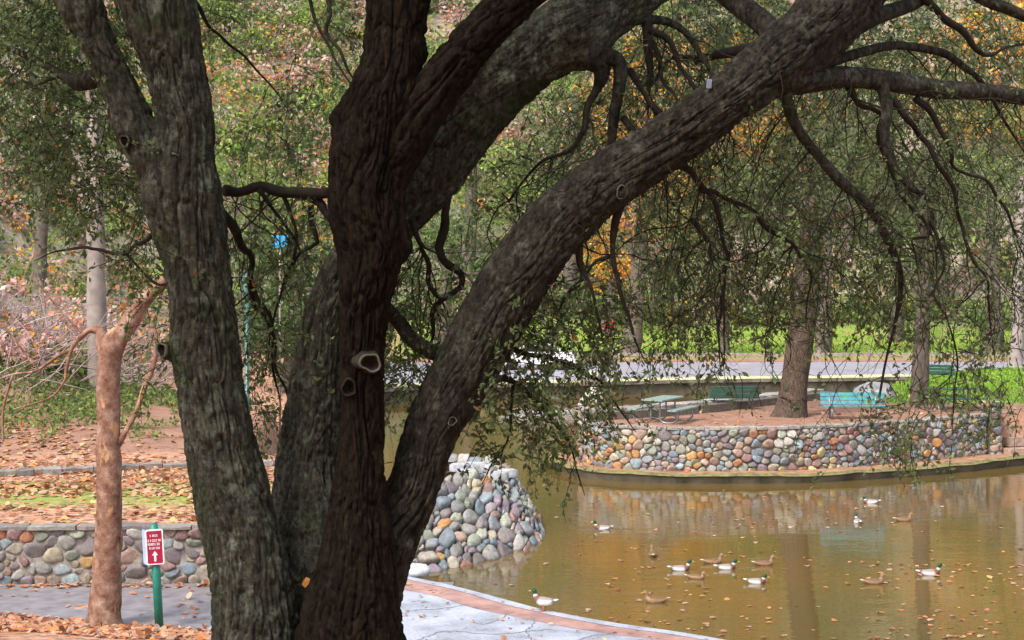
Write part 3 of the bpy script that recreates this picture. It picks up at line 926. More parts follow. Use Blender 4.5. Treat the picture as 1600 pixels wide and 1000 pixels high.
def bark_stem(name, pts, mat, seed, step=0.019, cell=0.0125, amp=0.042, kl=2.3, kr=16.0, fine=0.011, parent=None, lobes=0.07, bumps=()):
    R = catmull(px_path(pts), step)
    P, rad = R[:, :3], np.maximum(R[:, 3], 0.01)
    T, N, B = frames(P)
    seg = int(max(24, 2 * np.pi * rad.max() / cell))
    Ls = np.concatenate([[0], np.cumsum(np.linalg.norm(np.diff(P, axis=0), axis=1))])
    a = np.linspace(0, 2 * np.pi, seg, endpoint=False)
    m = len(P)
    A, Lg = np.meshgrid(a, Ls)
    Rg = np.repeat(rad[:, None], seg, 1)
    Rm = max(rad.mean(), 0.05)
    q = np.stack([np.cos(A) * Rm, np.sin(A) * Rm, Lg], -1).reshape(-1, 3)
    lob = 1 + lobes * vnoise(np.stack([np.cos(A) * 1.3, np.sin(A) * 1.3, Lg * 1.1], -1).reshape(-1, 3), seed)
    lob = lob + lobes * 0.35 * vnoise(q * [5, 5, 1.7] + [0.3, 0.7, 0.4], seed + 9)
    warp = np.column_stack([vnoise(q * [3, 3, 2.2], seed + 1), vnoise(q * [3, 3, 2.2], seed + 2), vnoise(q * 2, seed + 3)]) * [0.08, 0.08, 0.15]
    g = (q + warp) * [kr, kr, kl]
    n1 = vnoise(g, seed + 4)
    n2 = vnoise(g * 1.9 + 7, seed + 5)
    mod = 0.55 + 0.45 * vnoise(q * [2, 2, 1.4], seed + 6)
    disp = -amp * mod * np.exp(-np.abs(n1 / 0.11) ** 1.4) - amp * 0.5 * np.exp(-np.abs(n2 / 0.11) ** 1.4)
    n3 = vnoise(q * [13, 13, 26], seed + 7)
    disp = disp - fine * np.exp(-(n3 / 0.12) ** 2) + fine * 0.8 * vnoise(q * [26, 26, 10], seed + 8) + fine * 0.5 * vnoise(q * 55, seed + 12)
    lim = np.clip(rad / 0.12, 0.15, 1)[:, None].repeat(seg, 1).ravel()
    rr_ = Rg.ravel() * lob + disp * lim
    v = np.repeat(P, seg, 0) + rr_[:, None] * (np.cos(A).reshape(-1, 1) * np.repeat(N, seg, 0) + np.sin(A).reshape(-1, 1) * np.repeat(B, seg, 0))
    for (c, r, h) in bumps:
        d = np.linalg.norm(v - c, axis=1)
        k = np.exp(-(d / r) ** 2) * h
        ax = np.repeat(P, seg, 0)
        o = v - ax; o /= np.linalg.norm(o, axis=1)[:, None] + 1e-9
        v = v + o * k[:, None]
    i = np.arange(m - 1)[:, None] * seg
    j = np.arange(seg)[None]; jn = (j + 1) % seg
    f = np.stack([i + j, i + jn, i + seg + jn, i + seg + j], -1).reshape(-1, 4)
    mbs = MB(); mbs.add(v, f)
    return mbs.build(name, mat, parent or oak), P

dA, dB, dC, dE = 11.75, 12.35, 11.6, 11.9
stemA, _ = bark_stem("trunk", [(430, 1130, 200, dA), (405, 1040, 165, dA), (398, 980, 140, dA), (388, 900, 128, dA), (372, 820, 122, dA), (358, 750, 116, dA), (342, 680, 110, dA),
     (330, 610, 106, dA), (322, 540, 108, dA), (316, 470, 102, dA), (306, 400, 110, dA), (286, 310, 128, dA), (282, 250, 112, dA), (287, 190, 96, dA), (270, 100, 98, dA),
     (246, 0, 118, dA), (225, -130, 120, dA + .2), (190, -300, 110, dA + .6), (150, -460, 90, dA + 1)], M['bark_grey'], 100, bumps=[(W3(262, 545, dA - 0.2), 0.10, 0.05)])
limbA, _ = bark_stem("limb", [(300, 330, 60, dA), (250, 260, 76, dA), (212, 200, 70, dA), (178, 120, 56, dA), (150, 60, 58, dA), (122, 0, 72, dA), (70, -100, 66, dA + .3), (0, -240, 60, dA + .7), (-120, -420, 45, dA + 1)],
     M['bark_grey'], 120, amp=0.036)
stemB, _ = bark_stem("trunk", [(500, 1130, 230, dB), (505, 1000, 210, dB), (505, 900, 190, dB), (492, 800, 140, dB), (484, 720, 106, dB), (494, 640, 98, dB), (503, 560, 86, dB), (518, 480, 78, dB), (548, 415, 80, dB),
     (600, 350, 96, dB), (660, 275, 116, dB), (722, 190, 126, dB), (790, 118, 118, dB), (870, 58, 108, dB), (950, 12, 92, dB), (1040, -50, 84, dB + .3), (1160, -140, 70, dB + .8), (1300, -280, 50, dB + 1.3)],
     M['bark_grey'], 140, amp=0.034, fine=0.014, bumps=[(W3(915, 72, dB - 0.1), 0.17, 0.15), (W3(690, 285, dB - .1), 0.2, 0.03)])
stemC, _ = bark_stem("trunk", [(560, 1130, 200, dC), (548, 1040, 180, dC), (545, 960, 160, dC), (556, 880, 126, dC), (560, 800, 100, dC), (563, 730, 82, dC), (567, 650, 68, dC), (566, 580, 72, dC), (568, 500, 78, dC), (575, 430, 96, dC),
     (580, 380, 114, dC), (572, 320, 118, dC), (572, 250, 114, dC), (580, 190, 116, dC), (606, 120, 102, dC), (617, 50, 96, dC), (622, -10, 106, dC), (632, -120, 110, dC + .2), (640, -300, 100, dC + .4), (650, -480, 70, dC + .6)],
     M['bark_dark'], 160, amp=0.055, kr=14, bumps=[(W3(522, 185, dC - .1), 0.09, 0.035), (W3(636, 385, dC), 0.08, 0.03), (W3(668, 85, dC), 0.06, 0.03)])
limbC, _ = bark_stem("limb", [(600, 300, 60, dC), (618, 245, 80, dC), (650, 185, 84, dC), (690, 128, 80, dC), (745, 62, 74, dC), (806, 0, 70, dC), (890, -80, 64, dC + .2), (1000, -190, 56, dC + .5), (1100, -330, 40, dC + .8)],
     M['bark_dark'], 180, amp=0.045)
stemE, _ = bark_stem("trunk", [(520, 1120, 170, dE), (538, 1005, 148, dE), (566, 915, 132, dE), (603, 840, 108, dE), (645, 765, 86, dE), (668, 690, 88, dE), (698, 625, 96, dE), (735, 562, 104, dE), (775, 490, 106, dE), (822, 412, 106, dE),
     (882, 340, 100, dE), (955, 280, 90, dE), (1045, 222, 86, dE), (1135, 158, 84, dE), (1205, 104, 96, dE + .1), (1262, 58, 104, dE + .2), (1318, 0, 106, dE + .3), (1400, -90, 92, dE + .5), (1520, -220, 74, dE + .8), (1640, -380, 50, dE + 1.2)],
     M['bark_mid'], 200, amp=0.04, bumps=[(W3(705, 665, dE - .2), 0.07, 0.02), (W3(970, 302, dE - .15), 0.08, 0.035)])

# pruning scars
def scar(parent, px, py, d, r, axis, pale, length=0.10):
    P0 = W3(px, py, d); ax = np.array(axis, float); ax /= np.linalg.norm(ax)
    N = np.cross(ax, [0, 0, 1.0]); N /= np.linalg.norm(N); Bn = np.cross(N, ax)
    a = np.linspace(0, 2 * np.pi, 20, endpoint=False)
    wob = 1 + 0.13 * np.sin(2 * a + px) + 0.09 * np.sin(3 * a + py) + 0.05 * np.sin(5 * a + px * 3)
    def ring(rad, z):
        return P0 + ax * z + (np.cos(a) * rad * wob)[:, None] * N + (np.sin(a) * rad * wob)[:, None] * Bn
    prof = [(1.45 * r, -length), (1.25 * r, -length * 0.45), (1.06 * r, -0.01), (0.98 * r, 0.008), (0.88 * r, 0.006), (0.80 * r, -0.004)]
    v = np.vstack([ring(x, z) for x, z in prof]); n = 20
    f = [[k * n + j, k * n + (j + 1) % n, (k + 1) * n + (j + 1) % n, (k + 1) * n + j] for k in range(5) for j in range(n)]
    o = MB().add(v[:60], [x for x in f if max(x) < 60]).build("branch_scar", M['bark_mid'] if pale else M['bark_dark'], parent)
    MB().add(np.vstack([ring(x, z) for x, z in prof[2:]]), [[k * n + j, k * n + (j + 1) % n, (k + 1) * n + (j + 1) % n, (k + 1) * n + j] for k in range(3) for j in range(n)]).build("callus", M['scar'] if pale else M['bark_mid'], parent)
    prof2 = [(0.81 * r, -0.004), (0.7 * r, -0.03), (0.4 * r, -0.05), (0.02 * r, -0.055)]
    v = np.vstack([ring(x, z) for x, z in prof2])
    MB().add(v, [[k * n + j, k * n + (j + 1) % n, (k + 1) * n + (j + 1) % n, (k + 1) * n + j] for k in range(3) for j in range(n)]).build("hollow", M['hollow'], parent)
scar(stemC, 579, 567, dC - 0.25, 0.068, (0.25, -1, 0.0), True, 0.20)
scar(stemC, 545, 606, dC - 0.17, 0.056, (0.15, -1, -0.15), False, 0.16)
scar(stemA, 252, 547, dA - 0.12, 0.055, (-0.75, -0.8, 0.1), True, 0.15)
scar(limbA, 194, 220, dA - 0.17, 0.038, (-0.3, -1, 0.1), True, 0.10)
scar(stemE, 707, 658, dE - 0.21, 0.03, (0.2, -1, 0.25), True, 0.08)
scar(stemE, 972, 300, dE - 0.19, 0.045, (0.3, -1, -0.2), True, 0.10)

# traced branches
BR = [
 # right hand limb's branches
 [(1215, 120, 62, 12.0), (1262, 124, 44, 12.1), (1330, 120, 33, 12.3), (1400, 128, 33, 12.5), (1470, 140, 32, 12.7), (1530, 143, 29, 12.9), (1600, 152, 27, 13.1), (1700, 175, 24, 13.4), (1820, 220, 16, 13.8)],
 [(1250, 108, 30, 12.1), (1290, 98, 20, 12.2), (1345, 82, 17, 12.4), (1400, 71, 15, 12.6), (1470, 82, 13, 12.8), (1500, 100, 11, 12.9), (1535, 130, 8, 13.0), (1570, 190, 5, 13.2)],
 [(1305, 52, 46, 12.1), (1360, 28, 30, 12.3), (1420, 8, 25, 12.6), (1480, -25, 22, 12.9), (1560, -70, 18, 13.3)],
 [(1090, -60, 44, 13.0), (1150, 0, 40, 12.7), (1190, 32, 38, 12.5), (1235, 75, 40, 12.2)],
 [(1440, -10, 14, 12.6), (1475, 28, 12, 12.7), (1500, 45, 11, 12.8), (1528, 75, 9, 12.9), (1550, 82, 6, 13), (1600, 70, 4, 13.2)],
 [(1480, -40, 26, 12.9), (1540, 0, 20, 13.0), (1580, 16, 18, 13.1), (1640, 45, 14, 13.3)],
 [(1378, 132, 20, 12.4), (1386, 170, 18, 12.35), (1382, 205, 16, 12.3), (1392, 250, 13, 12.3), (1420, 290, 11, 12.3), (1450, 312, 8, 12.4), (1458, 350, 6, 12.4)],
 [(1225, 145, 20, 12.0), (1245, 200, 17, 12.1), (1280, 245, 16, 12.2), (1315, 285, 18, 12.3), (1355, 320, 15, 12.4), (1382, 365, 14, 12.5), (1400, 405, 12, 12.6), (1408, 440, 9, 12.7), (1400, 500, 6, 12.8), (1385, 560, 4, 12.9)],
 [(1392, 160, 12, 12.4), (1425, 190, 11, 12.5), (1445, 225, 9, 12.6), (1462, 262, 8, 12.6), (1490, 300, 7, 12.7), (1500, 350, 6, 12.8), (1520, 400, 5, 12.8), (1542, 440, 4, 12.9), (1546, 500, 3, 13)],
 [(1430, 150, 12, 12.6), (1470, 200, 9, 12.7), (1490, 262, 6, 12.8), (1540, 285, 5, 12.9), (1565, 320, 5, 13), (1590, 375, 3, 13.1)],
 [(1320, 138, 12, 12.3), (1345, 165, 9, 12.4), (1372, 180, 8, 12.4), (1376, 230, 7, 12.5), (1405, 300, 6, 12.6), (1440, 345, 6, 12.7), (1450, 370, 5, 12.7), (1425, 372, 4, 12.7), (1430, 410, 3, 12.7)],
 [(1448, 345, 6, 12.5), (1470, 380, 5, 12.5), (1472, 420, 4, 12.5), (1455, 460, 4, 12.6), (1480, 500, 3, 12.6), (1495, 560, 3, 12.7), (1490, 620, 2.5, 12.8)],
 [(1060, 250, 14, 12.0), (1085, 280, 11, 12.1), (1110, 310, 9, 12.2), (1125, 370, 7, 12.3), (1138, 405, 7, 12.3), (1130, 450, 6, 12.4), (1125, 520, 4, 12.5)],
 [(1095, 292, 8, 12.1), (1135, 312, 7, 12.3), (1175, 330, 7, 12.4), (1200, 362, 5, 12.5), (1240, 385, 5, 12.6), (1265, 430, 4, 12.7), (1260, 470, 3, 12.8)],
 [(1080, 345, 8, 12.2), (1110, 395, 7, 12.3), (1128, 440, 6, 12.3), (1128, 500, 4, 12.4)],
 [(970, 318, 16, 11.9), (958, 350, 12, 11.9), (955, 395, 9, 11.9), (965, 435, 8, 11.9), (975, 475, 6, 11.95), (990, 520, 4, 12)],
 [(905, 375, 14, 11.9), (905, 410, 10, 11.9), (910, 432, 9, 11.9), (885, 460, 6, 11.95), (870, 510, 4, 12)],
 [(910, 430, 7, 11.9), (925, 460, 5, 11.9), (940, 520, 4, 12.0), (945, 560, 3, 12)],
 [(955, 398, 7, 11.9), (930, 410, 5, 11.9), (915, 430, 5, 11.9)],
 # knot of branches off the middle limb
 [(925, 92, 40, 12.2), (940, 110, 28, 12.2), (932, 140, 14, 12.2), (918, 165, 11, 12.2), (914, 195, 11, 12.2), (908, 210, 9, 12.2), (890, 235, 7, 12.3), (850, 250, 5, 12.4), (820, 280, 4, 12.5)],
 [(940, 85, 30, 12.2), (968, 100, 24, 12.2), (965, 150, 19, 12.2), (958, 190, 17, 12.25), (955, 240, 13, 12.3)],
 [(965, 28, 36, 12.3), (1000, 30, 20, 12.4), (1040, 33, 14, 12.5), (1070, 50, 11, 12.5), (1095, 85, 9, 12.4), (1115, 118, 7, 12.3)],
 [(1002, 30, 18, 12.4), (1010, 60, 15, 12.4), (1012, 110, 11, 12.4), (1020, 170, 11, 12.4)],
 [(1010, 45, 14, 12.4), (1045, 70, 10, 12.4), (1060, 105, 8, 12.4), (1085, 135, 6, 12.3)],
 [(1015, 60, 8, 12.4), (1030, 100, 7, 12.4), (1050, 140, 6, 12.3), (1058, 155, 5, 12.2)],
 [(970, 180, 12, 12.3), (992, 205, 11, 12.2), (1000, 215, 10, 12.1)],
 [(985, 105, 12, 12.4), (1010, 145, 9, 12.3), (1030, 180, 9, 12.2)],
 [(1080, 92, 14, 12.9), (1130, 78, 16, 12.8), (1180, 70, 18, 12.6), (1200, 62, 18, 12.5)],
 [(1010, 145, 6, 12.6), (1050, 95, 6, 12.7), (1100, 90, 8, 12.8)],
 # between middle stem and right limb
 [(695, 285, 18, 12.3), (704, 315, 13, 12.3), (697, 350, 14, 12.3), (690, 385, 13, 12.3), (705, 412, 11, 12.3), (718, 425, 10, 12.3), (718, 445, 9, 12.3), (692, 462, 9, 12.3), (678, 485, 8, 12.4), (676, 520, 6, 12.4)],
 [(636, 345, 12, 11.9), (652, 375, 8, 12), (668, 395, 8, 12.1), (676, 412, 9, 12.1), (672, 440, 6, 12.2), (682, 460, 5, 12.2)],
 [(600, 478, 22, 11.9), (625, 505, 24, 12.0), (645, 532, 24, 12.0), (675, 550, 26, 12.0), (700, 560, 22, 12)],
 # left of the middle stem
 [(345, 302, 18, 12.3), (385, 296, 16, 12.4), (440, 297, 17, 12.4), (520, 302, 18, 12.2)],
 [(470, 305, 16, 12.4), (495, 320, 14, 12.3), (520, 345, 12, 12.2)],
 [(440, 300, 10, 12.4), (452, 330, 6, 12.4), (462, 372, 5, 12.4), (456, 410, 5, 12.4), (440, 450, 4, 12.5), (425, 520, 3, 12.6)],
 [(486, 318, 10, 12.4), (488, 350, 9, 12.4), (495, 380, 7, 12.4), (470, 395, 5, 12.4), (455, 420, 4, 12.5)],
 [(405, 298, 8, 12.4), (430, 325, 6, 12.4), (448, 355, 5, 12.4), (458, 372, 5, 12.4)],
 [(325, 300, 18, 12.0), (352, 340, 16, 12.2), (378, 380, 13, 12.3), (392, 415, 9, 12.4), (398, 470, 7, 12.5), (420, 520, 5, 12.6), (428, 580, 4, 12.7)],
 [(395, 430, 8, 12.5), (412, 480, 7, 12.5), (430, 530, 6, 12.6), (428, 562, 5, 12.6), (445, 610, 4, 12.7)],
 # far left
 [(185, 118, 30, 11.8), (150, 122, 30, 11.9), (122, 128, 28, 12.0), (100, 118, 16, 12.2), (60, 95, 12, 12.5), (20, 78, 10, 12.8), (-60, 50, 8, 13)],
 [(100, 118, 8, 12.2), (60, 130, 6, 12.4), (0, 125, 5, 12.7)],
 [(250, 350, 8, 12.0), (215, 385, 6, 12.2), (198, 395, 6, 12.3), (150, 388, 5, 12.5), (100, 392, 4, 12.7)],
 [(198, 395, 5, 12.3), (225, 425, 4, 12.2), (255, 445, 4, 12.1), (270, 440, 4, 12.0)],
 [(280, -30, 9, 12.0), (312, 5, 7, 12.3), (345, 60, 5, 12.4), (385, 90, 4, 12.5), (420, 130, 3, 12.6)],
 [(505, -20, 9, 12.6), (515, 20, 7, 12.5), (510, 55, 6, 12.5), (530, 80, 5, 12.4), (542, 105, 4, 12.4)],
 [(480, -20, 7, 12.6), (495, 40, 5, 12.6), (515, 80, 4, 12.5), (540, 120, 3, 12.4)],
 # hanging spray near the cobble bank
 [(760, 590, 16, 12.0), (800, 600, 9, 12.1), (835, 625, 7, 12.2), (865, 655, 6, 12.3), (890, 700, 4, 12.4), (900, 735, 3, 12.5)],
 [(790, 540, 12, 12.0), (830, 555, 8, 12.1), (880, 565, 7, 12.2), (930, 590, 5, 12.3), (960, 630, 4, 12.4)],
 [(800, 600, 6, 12.1), (800, 640, 5, 12.1), (790, 690, 3, 12.2), (770, 720, 2.5, 12.2)],
]
tw = MB()
twig_rows = []
for k, pts in enumerate(BR):
    if k != 3 and pts[-1][2] < 12 and len(pts) > 3 and pts[-1][2] < 0.7 * pts[0][2]:
        pts = pts + [(2 * pts[-1][0] - pts[-2][0] + 4, pts[-1][1] + 0.8 * abs(pts[-1][1] - pts[-2][1]) + 12, 1.2, pts[-1][3] + 0.05)]
    R = catmull(px_path(pts), 0.05)
    jit = np.column_stack([vnoise(np.column_stack([np.arange(len(R)) * 0.33, np.full(len(R), k * 3.1), np.full(len(R), c)]), 77 + int(c)) for c in (0.3, 1.3, 2.3)])
    Q = R[:, :3] + jit * np.minimum(0.035 + 0 * R[:, 3:4], R[:, 3:4] * 2.2)
    rad = R[:, 3] * (1 + 0.12 * vnoise(np.column_stack([np.arange(len(R)) * 0.3, np.full(len(R), k), np.zeros(len(R))]), 5))
    big = R[:, 3].max() > 0.045
    mbx = MB()
    if big:
        o, _ = bark_stem("branch", pts, M['bark_mid'], 300 + k, step=0.035, cell=0.016, amp=0.008, fine=0.004, lobes=0.10)
    else:
        mbx.tube(Q, np.maximum(rad, 0.003), 8)
        mbx.build("branch", M['twig'], oak)
    twig_rows.append(Q)

# twigs and leaves: sprays hang from the traced branches and from out-of-frame limbs
lf = MB()
rl = np.random.default_rng(17)
def spray(p, n_tw, length, leaves, spread=0.6, droop=1.0, pal=OAK, size=(0.038, 0.066), r0=0.0035, wood=True, mbl=None):
    mbl = mbl or lf
    for _ in range(n_tw):
        L_ = length * rl.uniform(0.5, 1.3)
        n = max(4, int(L_ / 0.07))
        d = rl.normal(size=3) * [spread, spread, spread * 0.5] + [0, 0, -0.25]
        d /= np.linalg.norm(d)
        P = [np.array(p, float)]
        for i in range(n):
            d = d + rl.normal(size=3) * 0.22 + np.array([0, 0, -0.16 * droop])
            d /= np.linalg.norm(d)
            P.append(P[-1] + d * L_ / n)
        P = np.array(P)
        if wood:
            tw.tube(P, np.linspace(r0, r0 * 0.4, len(P)), 4, cap=False)
        m = int(leaves * L_)
        t = rl.uniform(0.08, 1, m) ** 0.8 * (len(P) - 1)
        i = np.minimum(t.astype(int), len(P) - 2)
        q = P[i] + (P[i + 1] - P[i]) * (t - i)[:, None] + rl.normal(0, 0.018, (m, 3))
        dd = (P[i + 1] - P[i]) / (L_ / n) * 0.5 + rl.normal(size=(m, 3)) * 0.6 + [0, 0, -0.15]
        leaf_cards(mbl, q, dd, rl.uniform(*size, m), np.where((rl.random(m) < 0.012)[:, None], pick(AUT, m, rl), pick(pal, m, rl, 0.35) * rl.uniform(0.75, 1.35)), rl, 0.5)

HANG = OAK + [(0.24, 0.27, 0.15), (0.20, 0.25, 0.12), (0.26, 0.32, 0.12)]
# along every traced branch
for k, Q in enumerate(twig_rows):
    n = max(1, int(len(Q) / 11))
    for i in rl.integers(len(Q) // 4, len(Q), n):
        spray(Q[i], 1, 0.5, 34, 0.8)
# clumps: (px, py, rx, ry, depth, sprays, length, leaves per metre, droop)
CL = [
 (1000, 180, 110, 150, 12.9, 70, 0.5, 36, 1.0), (900, 210, 110, 90, 13.0, 60, 0.45, 34, 1.0), (840, 330, 60, 60, 12.6, 16, .4, 30, 1),
 (1100, 330, 160, 120, 13.2, 95, 0.7, 40, 1.6), (1060, 420, 110, 90, 13.2, 50, 0.6, 38, 1.6), (1230, 300, 150, 150, 13.3, 105, 0.7, 40, 1.6),
 (1380, 250, 170, 170, 13.4, 140, 0.6, 38, 1.5), (1530, 250, 130, 200, 13.6, 120, 0.6, 38, 1.4), (1330, 430, 160, 70, 13.2, 90, 0.6, 38, 1.5),
 (1460, 60, 180, 70, 13.3, 70, 0.5, 38, 1.2), (1130, 60, 100, 60, 13.3, 40, 0.5, 36, 1.1), (1350, 30, 80, 40, 13.0, 20, .4, 36, 1),
 (1570, 40, 60, 60, 13.4, 40, .5, 40, 1.2), (1050, 40, 110, 60, 13.8, 70, .5, 42, 1.1), (1200, 40, 120, 60, 14, 60, .5, 42, 1.1), (1300, 100, 140, 90, 14, 90, .55, 42, 1.2), (1450, 110, 140, 90, 14, 80, .55, 42, 1.2), (1100, 150, 110, 80, 13.9, 70, .5, 42, 1.2), (960, 130, 70, 80, 13.8, 40, .5, 40, 1.1),
 (1550, 460, 110, 90, 13.3, 34, 0.55, 30, 1.5), (1240, 470, 90, 30, 13.2, 26, .5, 34, 1.4),
 (840, 640, 62, 80, 12.4, 80, 0.40, 46, 1.2), (790, 610, 40, 60, 12.3, 30, 0.35, 46, 1.1), (930, 560, 50, 50, 12.5, 44, 0.35, 42, 1.3), (840, 530, 50, 30, 12.4, 40, 0.35, 44, 1.1), (880, 480, 70, 50, 12.4, 44, 0.4, 40, 1.5),
 (940, 640, 50, 30, 12.6, 22, 0.35, 40, 1.1), (860, 720, 60, 28, 12.5, 20, 0.3, 40, 1.2), (760, 690, 30, 30, 12.4, 10, .3, 40, 1), (1040, 540, 60, 40, 12.8, 22, .4, 34, 1.4),
 (1430, 655, 45, 40, 12.9, 15, 0.38, 40, 1.0), (1400, 695, 40, 35, 12.9, 15, 0.32, 44, 1.0), (1500, 600, 60, 50, 13.0, 26, 0.4, 32, 1.2), (1580, 620, 40, 50, 13.1, 14, .4, 30, 1.2), (1420, 725, 30, 22, 12.9, 8, .25, 40, 1),
 (1530, 690, 50, 30, 13.0, 12, .3, 30, 1.1), (1080, 480, 120, 30, 13.0, 26, .35, 40, 1.3), (1300, 480, 140, 30, 13.1, 20, .35, 38, 1.3), (1480, 520, 110, 40, 13.2, 24, .4, 38, 1.3), (960, 500, 60, 50, 12.8, 30, .4, 40, 1.2), (640, 500, 60, 60, 12.8, 30, .4, 40, 1.1), (1120, 600, 60, 20, 12.8, 8, .3, 30, 1.3),
 (80, 180, 120, 120, 13.0, 170, 0.5, 46, 0.8), (60, 40, 110, 80, 12.8, 110, 0.5, 46, 0.8), (180, 300, 70, 70, 12.8, 70, 0.45, 42, 0.9), (60, 290, 90, 40, 13.2, 36, 0.45, 40, .9), (215, 410, 40, 50, 12.6, 30, 0.35, 44, 1.0), (235, 540, 25, 70, 12.4, 14, .35, 36, 1.2),
 (190, 50, 20, 80, 12.5, 16, .35, 40, 1),
 (430, 400, 60, 80, 13.0, 60, 0.45, 42, 1.2), (420, 560, 50, 90, 13.1, 60, 0.45, 42, 1.2), (480, 340, 40, 40, 12.9, 18, .4, 40, 1.1), (395, 650, 20, 50, 12.9, 14, .35, 36, 1.1),
 (470, 160, 60, 60, 13.2, 26, 0.4, 36, 1.0), (420, 240, 90, 40, 13.2, 36, 0.4, 38, 1.0), (520, 40, 40, 50, 13.0, 18, .45, 30, 1.4), (350, 40, 30, 40, 13.0, 12, .4, 32, 1.2), (740, 60, 30, 40, 13, 10, .3, 36, 1),
 (680, 490, 60, 50, 12.8, 26, 0.35, 40, 1.1), (640, 440, 30, 60, 12.8, 18, .35, 38, 1.1), (640, 620, 30, 60, 12.7, 40, 0.35, 44, 1.1), (690, 400, 50, 60, 13.0, 14, .35, 36, 1.1), (780, 290, 60, 50, 13.0, 20, .4, 36, 1.1), (640, 560, 20, 30, 12.8, 8, .3, 40, 1),
]
for (cx, cy, rx, ry, d, n, ln, lv, dr) in CL:
    if cx < 260: n = int(n * 1.25)
    if cy < 480 and cx > 880: n = int(n * (1.15 if cy < 200 else 0.9)); d = d + 0.7
    for _ in range(n):
        a = rl.normal(0, 0.5, 2)
        spray(W3(cx + a[0] * rx, cy + a[1] * ry - 20, d + rl.normal(0, 0.45)), 1, ln, lv, 0.6, dr, pal=HANG if cx > 880 else OAK)
# long bare drooping twigs under the right limb and its branches
ER = catmull(px_path([(830, 420, 4, 12.0), (955, 300, 4, 12.0), (1045, 240, 4, 12.05), (1135, 180, 4, 12.1), (1205, 140, 4, 12.2), (1262, 110, 4, 12.3)]), 0.05)[:, :3]
srcs = [ER, ER] + [twig_rows[i] for i in (0, 0, 1, 6, 7, 7, 8, 9, 10, 12, 13, 14, 19, 20, 21, 22, 23, 30, 32, 38)]
def long_twig(p, L_, r0, depth=0):
    n = max(5, int(L_ / 0.06))
    d = rl.normal(size=3) * [0.6, 0.5, 0.25] + [0, 0, -0.55]; d /= np.linalg.norm(d)
    curl = rl.normal(size=3) * [0.10, 0.10, 0.03]
    P = [np.array(p, float)]
    for i in range(n):
        if rl.random() < 0.18: curl = rl.normal(size=3) * [0.13, 0.12, 0.05]
        d = d + curl + rl.normal(size=3) * 0.2 + [0, 0, -0.1]; d /= np.linalg.norm(d)
        P.append(P[-1] + d * L_ / n)
    P = np.array(P)
    tw.tube(P, np.linspace(r0, r0 * 0.35, len(P)), 5, cap=False)
    if depth < 2:
        for _ in range(rl.integers(1, 4)):
            long_twig(P[rl.integers(len(P) // 4, len(P))], L_ * rl.uniform(0.35, 0.65), r0 * 0.6, depth + 1)
    if rl.random() < 0.3:
        spray(P[-1], 1, 0.22, 34, 0.8, 1.0)
for k in range(200):
    S_ = srcs[rl.integers(len(srcs))]
    p = S_[rl.integers(len(S_))]
    pyv = 400 + (CAMZ - p[2]) * F / p[1]
    if pyv > 480: continue
    long_twig(p, rl.uniform(0.5, 1.35), rl.uniform(0.004, 0.008))
twigs = tw.build("twigs", M['twig'], oak); twigs["kind"] = "stuff"
crown = lf.build("crown", M['leaf'], oak, smooth=False); crown["kind"] = "stuff"

# unseen crown above the frame, plus a low skirt added to shade the stems
up = MB()
for k in range(950):
    x = rl.uniform(-12, 13); y = rl.uniform(-9, 20)
    rho = ((x - 0.5) / 11.5) ** 2 + ((y - 6) / 15) ** 2
    if rho > 1 or (x > 1.5 and y > 8) or rl.random() < 0.15: continue
    floor_ = 7 + 0.16 * max(y, 0) + 1.3
    if abs(x) > 0.34 * max(y, 0) + 3.0 and rho > 0.45:       # added skirt hangs lower outside the view to block light on the stems
        floor_ = 5.2 + 2.0 * rl.random() if y < 14 else 7.5
    z = floor_ + abs(rl.normal(0, 1.7))
    m = 120
    q = np.array([x, y, z]) + rl.normal(0, 1, (m, 3)) * [0.8, 0.8, 0.3]
    q = q[(q[:, 2] > 7.6 + 0.156 * np.maximum(q[:, 1], 0)) | (np.abs(q[:, 0]) > 0.32 * np.maximum(q[:, 1], 0) + 1.2)]
    m = len(q)
    leaf_cards(up, q, rl.normal(size=(m, 3)), rl.uniform(0.14, 0.24, m), pick(OAK, m, rl), rl, 0.6)
uc = up.build("upper_crown_shade_skirt", M['leaf'], oak, smooth=False); uc["kind"] = "stuff"

